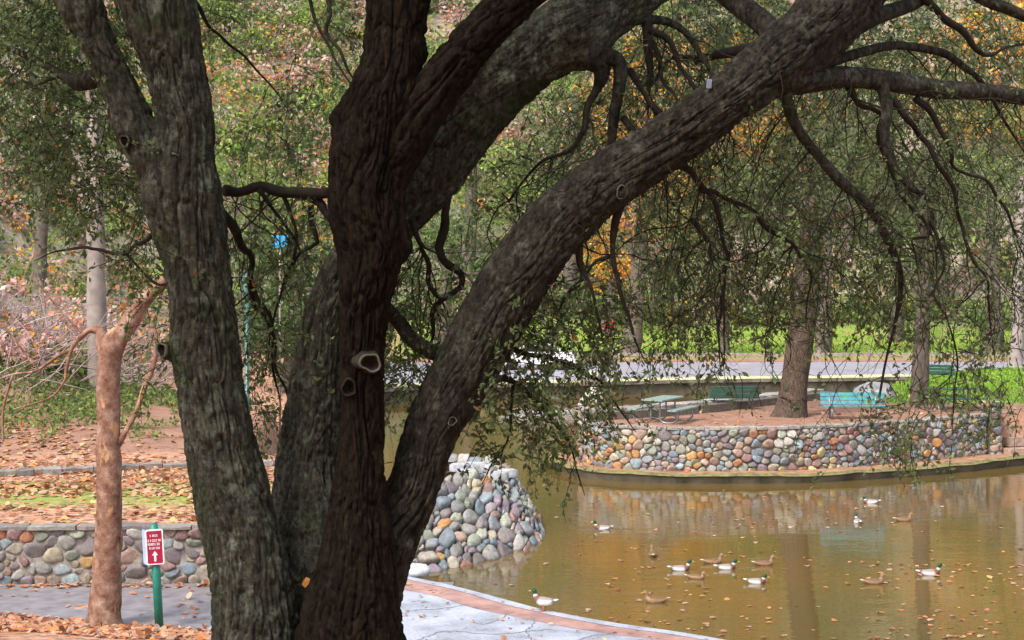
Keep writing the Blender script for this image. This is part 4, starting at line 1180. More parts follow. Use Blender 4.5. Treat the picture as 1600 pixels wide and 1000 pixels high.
# ------------------------------------------------------------------ trees in the background
GOLD = [(0.66, 0.34, 0.05), (0.62, 0.27, 0.04), (0.70, 0.42, 0.08), (0.58, 0.24, 0.04)]
def tree(name, label, base, pts, crown_spec, bark, pal, seed, group=None, leaf=(0.16, 0.3), seg=10, limbs=6, cat="tree", mats='far_leaf'):
    """pts: rows (x, y, z, r) absolute trunk; crown_spec list of (cx,cy,cz, rx,ry,rz, n)"""
    r = np.random.default_rng(seed)
    t = thing(name, label, cat, base, group)
    R = catmull(np.array(pts, float), 0.3)
    rad = R[:, 3] * (1 + 0.10 * vnoise(np.column_stack([np.arange(len(R)) * 0.4, np.full(len(R), seed), np.zeros(len(R))]), 5))
    mbt = MB(); mbt.tube(R[:, :3], rad, seg)
    trunk = mbt.build("trunk", bark, t)
    top = R[-1, :3]; mid = R[int(len(R) * 0.6), :3]
    mbc = MB()
    ctr = [np.array(c[:3]) for c in crown_spec]
    for k in range(limbs):
        c = crown_spec[r.integers(len(crown_spec))]
        e = np.array(c[:3]) + r.normal(0, 0.45, 3) * np.array(c[3:6])
        s = R[int(len(R) * r.uniform(0.45, 0.95)), :3]
        m_ = (s + e) / 2 + [0, 0, 0.12 * np.linalg.norm(e - s)]
        rr0 = R[-1, 3] * r.uniform(0.4, 0.8)
        q = catmull(np.array([[*s, rr0], [*m_, rr0 * 0.6], [*e, rr0 * 0.15]]), 0.4)
        q[:, :3] += r.normal(0, 0.05, (len(q), 3))
        ml = MB(); ml.tube(q[:, :3], np.maximum(q[:, 3], 0.01), 6); ml.build("limb", bark, t)
    for (cx, cy, cz, rx, ry, rz, n) in crown_spec:
        k = max(5, n // 90)
        # clumps within the ellipsoid, biased outward
        u = r.normal(size=(k, 3)); u /= np.linalg.norm(u, axis=1)[:, None]
        c = np.array([cx, cy, cz]) + u * (r.uniform(0.25, 1, (k, 1)) ** 0.5) * [rx, ry, rz]
        ti = r.uniform(0.72, 1.3, k)
        ii = r.integers(0, k, n)
        sp = 0.17 * (rx + ry + rz) / 3 + 0.15
        q = c[ii] + r.normal(0, 1, (n, 3)) * sp * [1, 1, 0.7]
        leaf_cards(mbc, q, r.normal(size=(n, 3)) + [0, 0, -0.4], r.uniform(*leaf, n), pick(pal, n, r) * ti[ii][:, None], r, 0.62)
    if mbc.n:
        o = mbc.build("crown", M[mats], t, smooth=False); o["kind"] = "stuff"
    return t

def straight(px, py_base, z, d, w_px, lean, h, r_top=0.5):
    b = W3(px, py_base, d); r = w_px / 2 * d / F
    return [(b[0], d, z - 0.4, r * 1.5), (b[0], d, z + 0.25, r * 1.12), (b[0] + lean * 0.25, d, z + h * 0.25, r), (b[0] + lean * 0.6, d + 0.1, z + h * 0.6, r * 0.85), (b[0] + lean, d + 0.2, z + h, r * r_top)]

OLIVE = [(0.12, 0.125, 0.055), (0.13, 0.155, 0.07), (0.085, 0.11, 0.05), (0.15, 0.165, 0.09), (0.12, 0.11, 0.07)]
it = G(1238, 651, 1.6)
tree("island_tree", "stout leaning tree with a fluted trunk on the island beside the teal bench", it,
     [(it[0] - 0.15, it[1], 1.3, 0.72), (it[0] - 0.05, it[1], 1.75, 0.56), (it[0] + 0.05, it[1], 2.6, 0.46), (it[0] + 0.3, it[1], 4.4, 0.44), (it[0] + 0.5, it[1] + .1, 6.0, 0.42), (it[0] + 0.7, it[1] + .3, 9, 0.3)],
     [(it[0] + 0.5, it[1] + 1, 11, 5.5, 4, 3.6, 5200), (it[0] - 2.8, it[1] + .5, 8.4, 3.2, 2.6, 2.4, 1900), (it[0] + 4.0, it[1] + .8, 8.6, 3.5, 2.6, 2.4, 2000), (it[0], it[1], 7.0, 2.8, 2, 1.2, 700)],
     M['bark_island'], OLIVE, 401, leaf=(0.10, 0.17))
rt = G(1436, 632, 1.6)
tree("grass_tree", "grey trunked tree on the grass behind the hanging twigs, beside the dark picnic table", rt,
     straight(1436, 632, 1.6, rt[1], 26, 0.3, 7), [(rt[0] + 0.6, rt[1] + 1, 11, 4.2, 4, 3.5, 3200), (rt[0] + 3, rt[1], 8.2, 3, 2.6, 2, 1400)],
     M['bark_far'], OLIVE, 402, leaf=(0.10, 0.17))
def gz(x, y):
    return float(height(np.array([x]), np.array([y]))[0])
def hill_tree(name, label, px, d, h, w, crown, pal, seed, bark='bark_far', group=None, leaf=(0.2, 0.36), lean=0.5):
    x = (px - 800) / F * d; z = gz(x, d)
    spec = [(x + lean + dx, d + dy, z + zc, rx, rx * 0.85, rz, n) for dx, dy, zc, rx, rz, n in crown]
    return tree(name, label, (x, d, z), straight(px, 400 + (CAMZ - z) * F / d, z, d, w, lean, h), spec, M[bark], pal, seed, group, leaf)

hill_tree("pale_tree", "tall pale grey trunk rising behind the mottled tan tree", 153, 57, 11, 31, [(0, 0, 12, 3.2, 2.6, 900)], EVER, 411, 'bark_pale', lean=-0.2)
hill_tree("lawn_tree", "forked pale trunk at the lawn edge beside the small red sign", 985, 106, 9, 30, [(0, 0, 11, 4.2, 3.4, 1500)], AUT, 412, 'bark_far', lean=0.9)
hill_tree("lawn_tree", "slim dark trunk standing on the bright green lawn", 1132, 108, 9, 16, [(0, 0, 11, 3.4, 3.4, 1200)], YGREEN, 413, lean=-0.4)
hill_tree("lawn_tree", "brown trunk seen just beside the leaning island tree", 1287, 109, 10, 24, [(0, 0, 12, 4.5, 3.6, 1800)], EVER, 414, lean=0.2)
hill_tree("lawn_tree", "pale mottled trunk at the right edge of the lawn", 1588, 96, 11, 20, [(0, 0, 13, 4.2, 3.4, 1600)], YGREEN, 415, 'bark_pale', lean=0.4)
hill_tree("lawn_tree", "dark trunk rising from the lawn among twigs near the pale mottled trunk", 1555, 112, 9, 26, [(0, 0, 11, 4, 3.5, 1500)], EVER, 416, lean=-0.3)
HT = [("autumn_tree", "golden autumn tree high on the slope above the far lawn", 1010, 146, 10, [(0, 0, 9, 6, 6, 4400)], GOLD),
      ("autumn_tree", "rusty orange autumn tree high on the slope behind the right limb", 1160, 148, 10, [(0, 0, 9, 6.5, 6, 4400)], GOLD),
      ("autumn_tree", "broad amber tree on the upper slope at the right edge", 1550, 146, 10, [(0, 0, 10, 7, 6.5, 5000)], GOLD),
      ("autumn_tree", "small orange tree low on the slope below the right limb's fork", 950, 121, 5, [(0, 0, 5.6, 2.6, 2.4, 1100)], AUT),
      ("evergreen_tree", "dense dark evergreen on the slope behind the island tree", 1320, 140, 10, [(0, 0, 10, 6, 6, 2600), (0, 0, 17, 4.6, 5, 2000)], EVER),
      ("evergreen_tree", "tall grey green tree on the slope left of the lawn", 890, 128, 16, [(0, 0, 8.5, 4.6, 4.2, 2000), (0, 0, 16, 4.6, 6, 2600)], EVER),
      ("evergreen_tree", "bushy green tree between the two nearest right stems", 690, 112, 7, [(0, 0, 6, 4.4, 4.2, 2200)], EVER),
      ("evergreen_tree", "leafy green tree filling the gap between left and middle stems", 450, 76, 6, [(0, 0, 5.0, 3.2, 3.2, 2200), (-1.2, 0, 3.0, 2.2, 1.6, 900)], EVER),
      ("yellow_tree", "yellow green tree on the slope seen over the left fork", 380, 100, 8, [(0, 0, 9, 4.5, 4.2, 1900)], YGREEN),
      ("rust_tree", "rust leaved thin tree on the pink slope between the stems", 520, 92, 7, [(0, 0, 8, 3.4, 3.2, 600)], PINK + AUT),
      ("yellow_tree", "yellow leaved tree above the middle limb at the top", 730, 132, 9, [(0, 0, 10, 5, 4.5, 2000)], YGREEN),
      ("evergreen_tree", "dark evergreen on the slope at the top left corner", 60, 84, 9, [(0, 0, 9.5, 5, 4.6, 2600)], EVER),
      ("evergreen_tree", "round evergreen on the slope above the far right lawn", 1470, 128, 7, [(0, 0, 7, 4.6, 4.2, 2200)], EVER),
      ("yellow_tree", "pale yellow green tree on the slope right of the leaning island trunk", 1400, 122, 6, [(0, 0, 6, 3.6, 3.4, 1300)], YGREEN)]
for k, (nm, lb, px, d, h, cr, pal) in enumerate(HT):
    hill_tree(nm, lb, px, d, h, 22, cr, pal, 430 + k, leaf=(0.3, 0.5) if pal is GOLD else (0.2, 0.36), group="trees on the hillside")

# mottled tan tree by the sign
tb = G(165, 976, 0.33); dT = tb[1]
tan = thing("tan_tree", "slender tree with mottled tan bark and an arched broken fork by the sign", "tree", tb)
def tan_path(pts): return catmull(np.array([[*W3(a, b, dT), w / 2 * dT / F] for a, b, w in pts]), 0.06)
def tan_tube(name, pts, seg=16):
    R = tan_path(pts); n = len(R)
    T, N, B = frames(R[:, :3]); a = np.linspace(0, 2 * np.pi, seg, endpoint=False)
    A, I = np.meshgrid(a, np.arange(n) * 0.06)
    rr_ = R[:, 3][:, None] * (1 + 0.14 * vnoise(np.stack([np.cos(A) * 1.5, np.sin(A) * 1.5, I * 3], -1).reshape(-1, 3), 9).reshape(n, seg))
    v = R[:, None, :3] + rr_[..., None] * (np.cos(A)[..., None] * N[:, None] + np.sin(A)[..., None] * B[:, None])
    i = np.arange(n - 1)[:, None] * seg; j = np.arange(seg)[None]; jn = (j + 1) % seg
    f = np.stack([i + j, i + jn, i + seg + jn, i + seg + j], -1).reshape(-1, 4)
    return MB().add(v.reshape(-1, 3), f).build(name, M['bark_tan'], tan)
tan_tube("trunk", [(163, 995, 84), (163, 978, 64), (164, 955, 52), (167, 900, 44), (170, 800, 41), (170, 700, 38), (169, 620, 37), (171, 570, 36), (174, 540, 38), (178, 525, 26), (182, 512, 8)])
tan_tube("limb", [(176, 560, 26), (190, 525, 28), (208, 495, 28), (226, 468, 24), (248, 448, 20), (275, 425, 16), (320, 390, 10), (360, 340, 6)])
tan_tube("limb", [(168, 570, 22), (160, 535, 22), (156, 518, 17), (142, 515, 10), (128, 525, 8), (112, 545, 6), (104, 575, 6), (102, 595, 4)], 10)
tan_tube("limb", [(112, 545, 5), (85, 560, 5), (55, 580, 4), (20, 585, 3.5), (-20, 600, 3)], 8)
tan_tube("limb", [(184, 695, 13), (200, 668, 9), (214, 640, 8), (226, 605, 9), (238, 575, 9), (245, 540, 6), (240, 500, 4)], 8)
for px, py, pts in [(20, 585, [(20, 585, 4), (5, 640, 4), (5, 690, 3)]), (0, 0, [(60, 578, 4), (30, 540, 3), (0, 500, 3), (-20, 460, 2)]), (0, 0, [(128, 520, 4), (90, 480, 3), (50, 430, 2)]), (0, 0, [(104, 590, 4), (80, 620, 3), (20, 640, 2)])]:
    tan_tube("twig", pts, 6)

# ------------------------------------------------------------------ undergrowth on the hillside
ru = np.random.default_rng(91)
def hill_points(n, dlo, dhi, pxlo=-150, pxhi=1760):
    px = ru.uniform(pxlo, pxhi, n); d = np.sqrt(ru.uniform(dlo ** 2, dhi ** 2, n))
    x = (px - 800) / F * d
    h = np.maximum(0, -sdist(HILL, x, d))
    return px, x, d, h
ug = MB()
px, x, d, h = hill_points(190000, 44, 205)
nn = fbm(np.column_stack([x * 0.16, d * 0.10, x * 0]), 33, 3)
nn2 = fbm(np.column_stack([x * 0.35, d * 0.2, x * 0 + 5]), 44, 2)
green = nn > 0.02
left_pink = (px < 140) & (d < 75)
green = green & ~(left_pink & (nn < 0.3))
ok = (h > 6.5) & ((green) | (ru.random(len(x)) < 0.30))
ok &= ~((h < 9) & (d > 100))
px, x, d, h, nn, nn2, green = [a[ok] for a in (px, x, d, h, nn, nn2, green)]
z = height(x, d)
m = len(x)
lift = np.abs(ru.normal(0, 1, m)) * np.where(green, 0.35 + 1.0 * np.clip(nn, 0, 1), 0.12)
col = pick(EVER, m, ru)
col = np.where((green & (nn2 > 0.15))[:, None], pick(YGREEN, m, ru), col)
col = np.where((~green)[:, None], pick(PINK, m, ru), col)
rust = (~green & (ru.random(m) < 0.18)) | (green & (ru.random(m) < 0.05))
col = np.where(rust[:, None], pick(AUT, m, ru), col)
upper = sstep(120, 150, d) * (d > 100) * (fbm(np.column_stack([x * 0.09, d * 0.07, x * 0]), 61, 2) > -0.05)
col = np.where((ru.random(m) < 0.75 * upper)[:, None], pick(AUT, m, ru), col)
P = np.column_stack([x, d, z + lift + 0.03])
D = ru.normal(size=(m, 3)) + [0, -0.2, 0.2]
leaf_cards(ug, P, D, ru.uniform(0.11, 0.24, m) * (0.75 + d / 220), col, ru, 0.65)
# shrub mounds over the slope
PALS = [EVER, YGREEN, YGREEN, PINK + AUT[:2], YGREEN, OLIVE, PINK, EVER]
cnt = 0
while cnt < 1420:
    pxx = ru.uniform(-120, 1740); pyy = ru.uniform(-60, 640)
    if cnt >= 1000: pxx = ru.uniform(280, 900); pyy = ru.uniform(-60, 330)
    dts = np.arange(46, 210, 2.0)
    xs_ = (pxx - 800) / F * dts
    hit = (sdist(HILL, xs_, dts) < -7.5) & (height(xs_, dts) > CAMZ - (pyy - 400) * dts / F)
    dd = float(dts[hit.argmax()]) if hit.any() else None
    cnt += 1
    if dd is None: continue
    xx = (pxx - 800) / F * dd; zz = gz(xx, dd)
    pal = PALS[ru.integers(len(PALS))]
    if pxx < 300 and 250 < pyy < 600 and ru.random() < 0.6: pal = PINK * 2 + AUT[:2] + EVER[:2]
    if 330 < pxx < 560 and pyy > 300: pal = EVER if ru.random() < 0.7 else YGREEN
    if 300 < pxx < 800 and pyy < 260 and ru.random() < 0.35: pal = PINK + AUT[:1]
    if pxx > 900 and pal is PINK and ru.random() < 0.6: pal = OLIVE
    if cnt > 1000: pal = [YGREEN, EVER, YGREEN, PINK, OLIVE][ru.integers(5)]
    R_ = ru.uniform(0.7, 1.9) * (0.55 + dd / 140)
    m = 190
    u = ru.normal(size=(m, 3)); u /= np.linalg.norm(u, axis=1)[:, None]; u[:, 2] = np.abs(u[:, 2])
    rad = R_ * ru.uniform(0.3, 1.05, (m, 1)) * (1 + 0.35 * vnoise(u * 2 + cnt, 5)[:, None])
    q = np.array([xx, dd, zz - 0.1]) + u * rad * [1, 1, 0.9]
    leaf_cards(ug, q, ru.normal(size=(m, 3)) + [0, 0, -0.1], ru.uniform(0.14, 0.30, m) * (0.7 + dd / 150), pick(pal, m, ru) * ru.uniform(0.95, 1.75), ru, 0.65)
# ivy on the lower left slope
px, x, d, h = hill_points(34000, 45, 62, -150, 620)
nn = fbm(np.column_stack([x * 0.5, d * 0.35, x * 0]), 35, 3)
ok = (h > 2.6 + nn * 4) & (h < 14) & (nn > -0.3)
x, d, nn = x[ok], d[ok], nn[ok]
m = len(x); z = height(x, d)
P = np.column_stack([x, d, z + np.abs(ru.normal(0, 0.16, m)) + 0.02])
leaf_cards(ug, P, ru.normal(size=(m, 3)) + [0, 0, 0.3], ru.uniform(0.09, 0.17, m), np.where((ru.random(m) < 0.7)[:, None], pick(YGREEN, m, ru), pick(EVER, m, ru)), ru, 0.7)
tag(ug.build("undergrowth", M['far_leaf'], smooth=False), "mixed green and rusty undergrowth covering the hillside", "undergrowth", kind="stuff")

# bare pinkish brush
bw = MB()
for k in range(2600):
    if k < 1300:
        pxx = ru.uniform(-80, 330); dd = ru.uniform(50, 72)
    else:
        pxx = ru.uniform(300, 1700); dd = ru.uniform(62, 190)
    xx = (pxx - 800) / F * dd
    if sdist(HILL, np.array([xx]), np.array([dd]))[0] > -6.5: continue
    b = np.array([xx, dd, gz(xx, dd)])
    v = ru.normal(size=3) * [0.9, 0.5, 0.35] + [0.25, 0, 0.55]; v /= np.linalg.norm(v)
    Ls = ru.uniform(1.0, 3.2) * (0.7 + dd / 160)
    pts = [b]
    for q in range(5):
        v = v + ru.normal(0, 0.16, 3) + [0, 0, -0.05]; v /= np.linalg.norm(v)
        pts.append(pts[-1] + v * Ls / 5)
    r0 = ru.uniform(0.012, 0.04) * (0.7 + dd / 160)
    bw.tube(np.array(pts), np.linspace(r0, r0 * 0.3, 6), 4, col=np.array((0.37, 0.27, 0.25)) * ru.uniform(0.6, 1.25), cap=False)
M['brush'] = attr_mat("bare_brush", 0.85, 0.2, 0.2, 6)
tag(bw.build("brushwood", M['brush']), "tangle of bare pinkish grey branches on the hillside", "brush", kind="stuff")

# fallen leaves
def scatter(n, fx, fz, size, pal, seed, flat=0.25):
    r = np.random.default_rng(seed)
    P = fx(r, n)
    z = fz(P[:, 0], P[:, 1])
    Q = np.column_stack([P, z])
    D = r.normal(size=(len(Q), 3)) * [1, 1, flat]
    mbq = MB()
    n = len(Q)
    D /= np.linalg.norm(D, axis=1)[:, None]
    S = np.cross(D, [0, 0, 1.0]) + r.normal(0, flat, (n, 3)); S /= np.linalg.norm(S, axis=1)[:, None]
    s = r.uniform(*size, n)[:, None]
    k5 = [(0, 0.0), (0.35, 0.45), (0.75, 0.3), (1.0, 0.0), (0.7, -0.35), (0.3, -0.42)]
    v = np.stack([Q + D * s * a + S * s * b + np.array([0, 0, 1]) * s * 0.12 * abs(b) * 2 for a, b in k5], 1).reshape(-1, 3)
    i = np.arange(n)[:, None] * 6
    mbq.add(v, np.concatenate([i + [0, 1, 4, 5], i + [1, 2, 3, 4]], 0), np.repeat(pick(pal, n, r), 6, 0))
    return mbq
def near_region(r, n):
    x = r.uniform(-14, -2, n); y = r.uniform(26.5, 33.9, n)
    lim = np.interp(x, *YS)
    keep = (y < lim + 0.1) | (r.random(n) < 0.016) | ((y > np.interp(x, [-17, -3], [33.75, 34.25]) - 0.45) & (r.random(n) < 0.7))
    keep &= y < np.interp(x, [-17, -3], [33.75, 34.25]) - 0.12
    return np.column_stack([x[keep], y[keep]])
o = scatter(15000, near_region, lambda x, y: np.maximum(height(x, y), 0.3) + 0.015, (0.08, 0.17), DEAD[2:], 7).build("fallen_leaves", M['litter'], smooth=False)
tag(o, "russet fallen leaves on the ground and path by the tan tree", "leaves", kind="stuff")
def terrace(r, n):
    x = r.uniform(-17, -3.2, n); y = r.uniform(34.7, 50, n)
    nn = fbm(np.column_stack([x * 0.5, y * 0.5, x * 0]), 6, 2)
    k = ((nn > -0.1) | (r.random(n) < 0.25)) & ((y < 44) | (r.random(n) < 0.45)) & ((y < 47) | (x < -8))
    return np.column_stack([x[k], y[k]])
o = scatter(12000, terrace, lambda x, y: height(x, y) + 0.02, (0.1, 0.22), DEAD, 8).build("fallen_leaves", M['litter'], smooth=False)
tag(o, "fallen leaves over the terrace lawn above the cobble wall", "leaves", kind="stuff")
def pondleaf(r, n):
    px = r.uniform(760, 1640, n); py = 745 + (1000 - 745) * r.random(n) ** 0.75
    z0 = 0.0
    d = F * CAMZ / (py - 400); x = (px - 800) / F * d
    nn = fbm(np.column_stack([x * 0.35, d * 0.35, x * 0]), 66, 2)
    k = (r.random(n) < 0.16 + 0.45 * nn + 0.3 * (px > 1350) * (py > 880))
    k &= (sdist(POND, x, d) < -0.3) & (sdist([tuple(p) for p in LEDGE] + [(40, 80), (0, 80)], x, d) > 0.3) & (sdist([tuple(p) for p in BASE] + [(-9, 48), (-9, 34)], x, d) > 0.25)
    return np.column_stack([x[k], d[k]])
o = scatter(1500, pondleaf, lambda x, y: x * 0 + 0.012, (0.07, 0.17), DEAD[2:] + [(0.56, 0.30, 0.12)], 9, 0.1).build("floating_leaves", M['litter'], smooth=False)
tag(o, "fallen leaves floating on the pond", "leaves", kind="stuff")
def isle_l(r, n):
    x = r.uniform(2.5, 18, n); y = r.uniform(52, 64, n)
    k = (sdist(ISLE, x, y) < -0.4)
    return np.column_stack([x[k], y[k]])
o = scatter(500, isle_l, lambda x, y: height(x, y) + 0.02, (0.1, 0.2), DEAD, 10).build("fallen_leaves", M['litter'], smooth=False)
tag(o, "fallen leaves on the bare earth of the island", "leaves", kind="stuff")
def walk_l(r, n):
    x = r.uniform(-3, 4, n); y = r.uniform(27, 34.5, n)
    k = sdist(POND, x, y) > 0.15
    return np.column_stack([x[k], y[k]])
o = scatter(190, walk_l, lambda x, y: x * 0 + 0.322, (0.05, 0.12), DEAD, 12).build("fallen_leaves", M['litter'], smooth=False)
tag(o, "few fallen leaves on the pale walkway", "leaves", kind="stuff")
# lawn grass tufts on far lawn and right grass
gb = MB()
rg = np.random.default_rng(3)
x = rg.uniform(-6, 40, 16000); y = rg.uniform(104, 127, 16000)
x2 = rg.uniform(12.5, 30, 16000); y2 = rg.uniform(61, 84, 16000)
x = np.concatenate([x, x2]); y = np.concatenate([y, y2])
k = (y > 100) | ((sdist(ISLE, x, y) < -0.5) & (x > 12.5))
x, y = x[k], y[k]; m = len(x)
leaf_cards(gb, np.column_stack([x, y, height(x, y) - 0.02]), rg.normal(0, 0.35, (m, 3)) + [0, 0, 1], rg.uniform(0.08, 0.2, m), pick([(0.20, 0.36, 0.04), (0.30, 0.46, 0.06), (0.15, 0.28, 0.04)], m, rg), rg, 0.5)
tag(gb.build("grass", M['far_leaf'], smooth=False), "bright green grass of the far lawn and the island's grassy end", "grass", kind="stuff")
# ------------------------------------------------------------------ benches and tables on the island
def slat(mb, c, size, rz=0, rx=0): mb.box(c, size, rz, rx=rx)
def bench(label, loc, rz, mat, length=2.15, group="slatted park benches"):
    t = thing("park_bench", label, "bench", (0, 0, 0), group)
    for k in range(3):          # back slats, front faces -Y
        MB().box((0, 0.27 + 0.035 * k, 0.52 + 0.135 * k), (length, 0.035, 0.115), rx=-0.22).build("back_slat", mat, t, smooth=False)
    for k in range(3):
        MB().box((0, -0.17 + 0.145 * k, 0.445 - 0.01 * k), (length, 0.13, 0.035)).build("seat_slat", mat, t, smooth=False)
    for sx in (-0.36, 0.36):
        x = sx * length
        MB().tube(np.array([[x, -0.16, 0], [x, -0.16, 0.40]]), 0.028, 8).build("leg", M['steel'], t)
        MB().tube(np.array([[x, 0.20, 0], [x, 0.22, 0.42], [x, 0.33, 0.85]]), 0.026, 8).build("leg", M['steel'], t)
        MB().box((x, 0.02, 0.412), (0.05, 0.48, 0.03)).build("seat_bracket", M['steel'], t, smooth=False)
    t.location = tuple(loc); t.rotation_euler = (0, 0, rz)
    return t
p = G(1335, 655, 1.6); bench("sky-lit teal slatted bench facing the pond beside the island tree", (p[0], p[1], gz(p[0], p[1])), 0.02, M['bench'])
p = G(1145, 640, 1.6); bench("shade-darkened green slatted bench seen from behind at the back of the island", (p[0], p[1], gz(p[0], p[1])), math.pi + 0.10, M['bench_green'], 1.75)
p = G(1466, 600, 1.6); bench("dark green bench on the grass beyond the dark picnic table", (p[0], p[1], gz(p[0], p[1])), math.pi - 0.5, M['bench_green'], 1.5)

def picnic(label, loc, rz, plank, length=1.7):
    t = thing("picnic_table", label, "picnic table", (0, 0, 0), "tube framed picnic tables")
    for k in range(4):
        MB().box((0, -0.29 + 0.193 * k, 0.755), (length, 0.18, 0.04)).build("top_plank", plank, t, smooth=False)
    for s in (-1, 1):
        for k in range(2):
            MB().box((0, s * (0.62 + 0.16 * k), 0.445), (length, 0.145, 0.04)).build("seat_plank", plank, t, smooth=False)
        for e in (-1, 1):
            x = e * length * 0.33
            pts = [(x, s * 0.16, 0.73), (x, s * 0.16, 0.35), (x, s * 0.18, 0.12), (x, s * 0.30, 0.03), (x, s * 0.58, 0.03), (x, s * 0.74, 0.12), (x, s * 0.78, 0.25), (x, s * 0.72, 0.42)]
            R = catmull(np.array(pts), 0.04)
            MB().tube(R, 0.03, 8).build("leg", M['steel'], t)
    for e in (-1, 1):
        MB().tube(np.array([[e * length * 0.33, -0.2, 0.42], [e * length * 0.33, 0.2, 0.42]]), 0.02, 6).build("cross_bar", M['steel'], t)
    t.location = tuple(loc); t.rotation_euler = (0, 0, rz)
p = G(1036, 659, 1.6); picnic("pale topped picnic table with looped tube legs at the left of the island", (p[0], p[1], gz(p[0], p[1])), math.radians(62), M['table'], 1.9)
p = G(1486, 640, 1.6); picnic("dark picnic table on the grass near the end of the island wall", (p[0], p[1], gz(p[0], p[1])), math.radians(12), M['bench_green'], 1.7)

# ------------------------------------------------------------------ sign, lamp post and small far things
sb = G(249, 981, 0.33)
sg = thing("sign_post", "leaning green post with a maroon and white arrow sign", "sign", sb)
h = 1.86
MB().tube(sb + np.array([[0, 0, -0.3], [0, 0, h]]), 0.078, 16).build("post", M['post'], sg)
def plate(parent, name, mat, c, w, hh, thick, rz, rad=0.035):
    a = []
    for cx, cy, a0 in ((w / 2 - rad, hh / 2 - rad, 0), (-w / 2 + rad, hh / 2 - rad, 90), (-w / 2 + rad, -hh / 2 + rad, 180), (w / 2 - rad, -hh / 2 + rad, 270)):
        for k in range(4):
            an = math.radians(a0 + 30 * k); a.append((cx + rad * math.cos(an), cy + rad * math.sin(an)))
    a = np.array(a); n = len(a)
    v = np.vstack([np.column_stack([a[:, 0], np.full(n, -thick / 2), a[:, 1]]), np.column_stack([a[:, 0], np.full(n, thick / 2), a[:, 1]]), [[0, -thick / 2, 0], [0, thick / 2, 0]]])
    ca, sa = math.cos(rz), math.sin(rz)
    v = v @ np.array([[ca, sa, 0], [-sa, ca, 0], [0, 0, 1]]) + np.array(c)
    f = [[j, (j + 1) % n, n + (j + 1) % n, n + j] for j in range(n)] + [[(j + 1) % n, j, 2 * n, 2 * n] for j in range(n)] + [[n + j, n + (j + 1) % n, 2 * n + 1, 2 * n + 1] for j in range(n)]
    return MB().add(v, f).build(name, mat, parent, smooth=False)
rzp = 0.10
pc = sb + np.array([0.02, -0.105, 1.47])
pn = plate(sg, "sign_panel", M['white'], pc, 0.315, 0.63, 0.02, rzp)
nrm = np.array([math.sin(rzp), -math.cos(rzp), 0]); rgt = np.array([math.cos(rzp), math.sin(rzp), 0])
plate(pn, "maroon_field", M['maroon'], pc + nrm * 0.0125, 0.265, 0.58, 0.006, rzp, 0.02)
def marks(rects, name, off=0.018):
    mbm = MB()
    for x0, z0, x1, z1 in rects:
        v = [pc + nrm * off + rgt * x + np.array([0, 0, z]) for x, z in ((x0, z0), (x1, z0), (x1, z1), (x0, z1))]
        mbm.add(v, [[0, 1, 2, 3]])
    return mbm.build(name, M['white'], pn, smooth=False)
rs = np.random.default_rng(4)
for row, (zc, xa, xb, hh) in enumerate(((0.205, -0.075, 0.075, 0.04), (0.118, -0.115, 0.115, 0.044), (0.052, -0.12, 0.12, 0.044), (-0.018, -0.095, 0.095, 0.04))):
    rects = []; x = xa
    while x < xb - 0.012:       # unreadable letter strokes, as in the photograph
        w = rs.uniform(0.012, 0.022)
        t_ = rs.integers(4)
        z0, z1 = zc - hh / 2, zc + hh / 2
        rects.append((x, z0, x + 0.006, z1))
        if t_ != 1: rects.append((x, z1 - 0.009, x + w, z1))
        if t_ != 2: rects.append((x, z0, x + w, z0 + 0.009))
        if t_ != 3: rects.append((x + w - 0.006, z0, x + w, z1))
        x += w + (0.007 if rs.random() < 0.85 else 0.022)
    marks(rects, "lettering", 0.018)
mba = MB()
av = [(-0.018, -0.255), (0.018, -0.255), (0.018, -0.145), (0.052, -0.145), (0.0, -0.07), (-0.052, -0.145), (-0.018, -0.145)]
mba.add([pc + nrm * 0.018 + rgt * x + np.array([0, 0, z]) for x, z in av], [[0, 1, 2, 6]])
mba.add([pc + nrm * 0.018 + rgt * x + np.array([0, 0, z]) for x, z in av], [[5, 3, 4]])
mba.build("arrow", M['white'], pn, smooth=False)
plate(sg, "side_panel", M['bluegrey'], sb + np.array([-0.17, 0.02, 1.45]), 0.30, 0.62, 0.02, -1.05)
sg.rotation_euler = (0, -0.055, 0)

# green lamp post between the stems
x = (386 - 800) / F * 45.0; zb = gz(x, 45.0)
lp = thing("lamp_post", "slim green lamp post glimpsed between the left and middle stems", "lamp post", (x, 45, zb))
b0 = np.array([x, 45.0, zb])
MB().tube(b0 + np.array([[0, 0, -0.2], [0, 0, 0.35], [0, 0, 0.4], [0, 0, 4.4]]), np.array([0.14, 0.12, 0.075, 0.06]), 12).build("pole", M['bench_green'], lp)
MB().tube(b0 + np.array([[0, 0, 4.4], [0, 0, 4.46], [0, 0, 4.9], [0, 0, 4.94]]), np.array([0.08, 0.11, 0.16, 0.02]), 12).build("lantern", M['bench_green'], lp)
MB().tube(b0 + np.array([[0, 0, 4.9], [0, 0, 4.95], [0, 0, 5.08], [0, 0, 5.16]]), np.array([0.21, 0.2, 0.08, 0.01]), 12).build("hood", M['bench_green'], lp)

c = W3(437, 377, 62); zz = gz(c[0], 62)
bs = thing("notice_board", "small bright blue board seen through the leaves between the stems", "board", (c[0], 62, zz))
plate(bs, "panel", M['blue'], c, 0.62, 0.46, 0.05, 0.1)
MB().tube(np.array([[c[0], 62.06, zz - 0.2], [c[0], 62.06, c[2] + 0.2]]), 0.04, 8).build("post", M['rail'], bs)

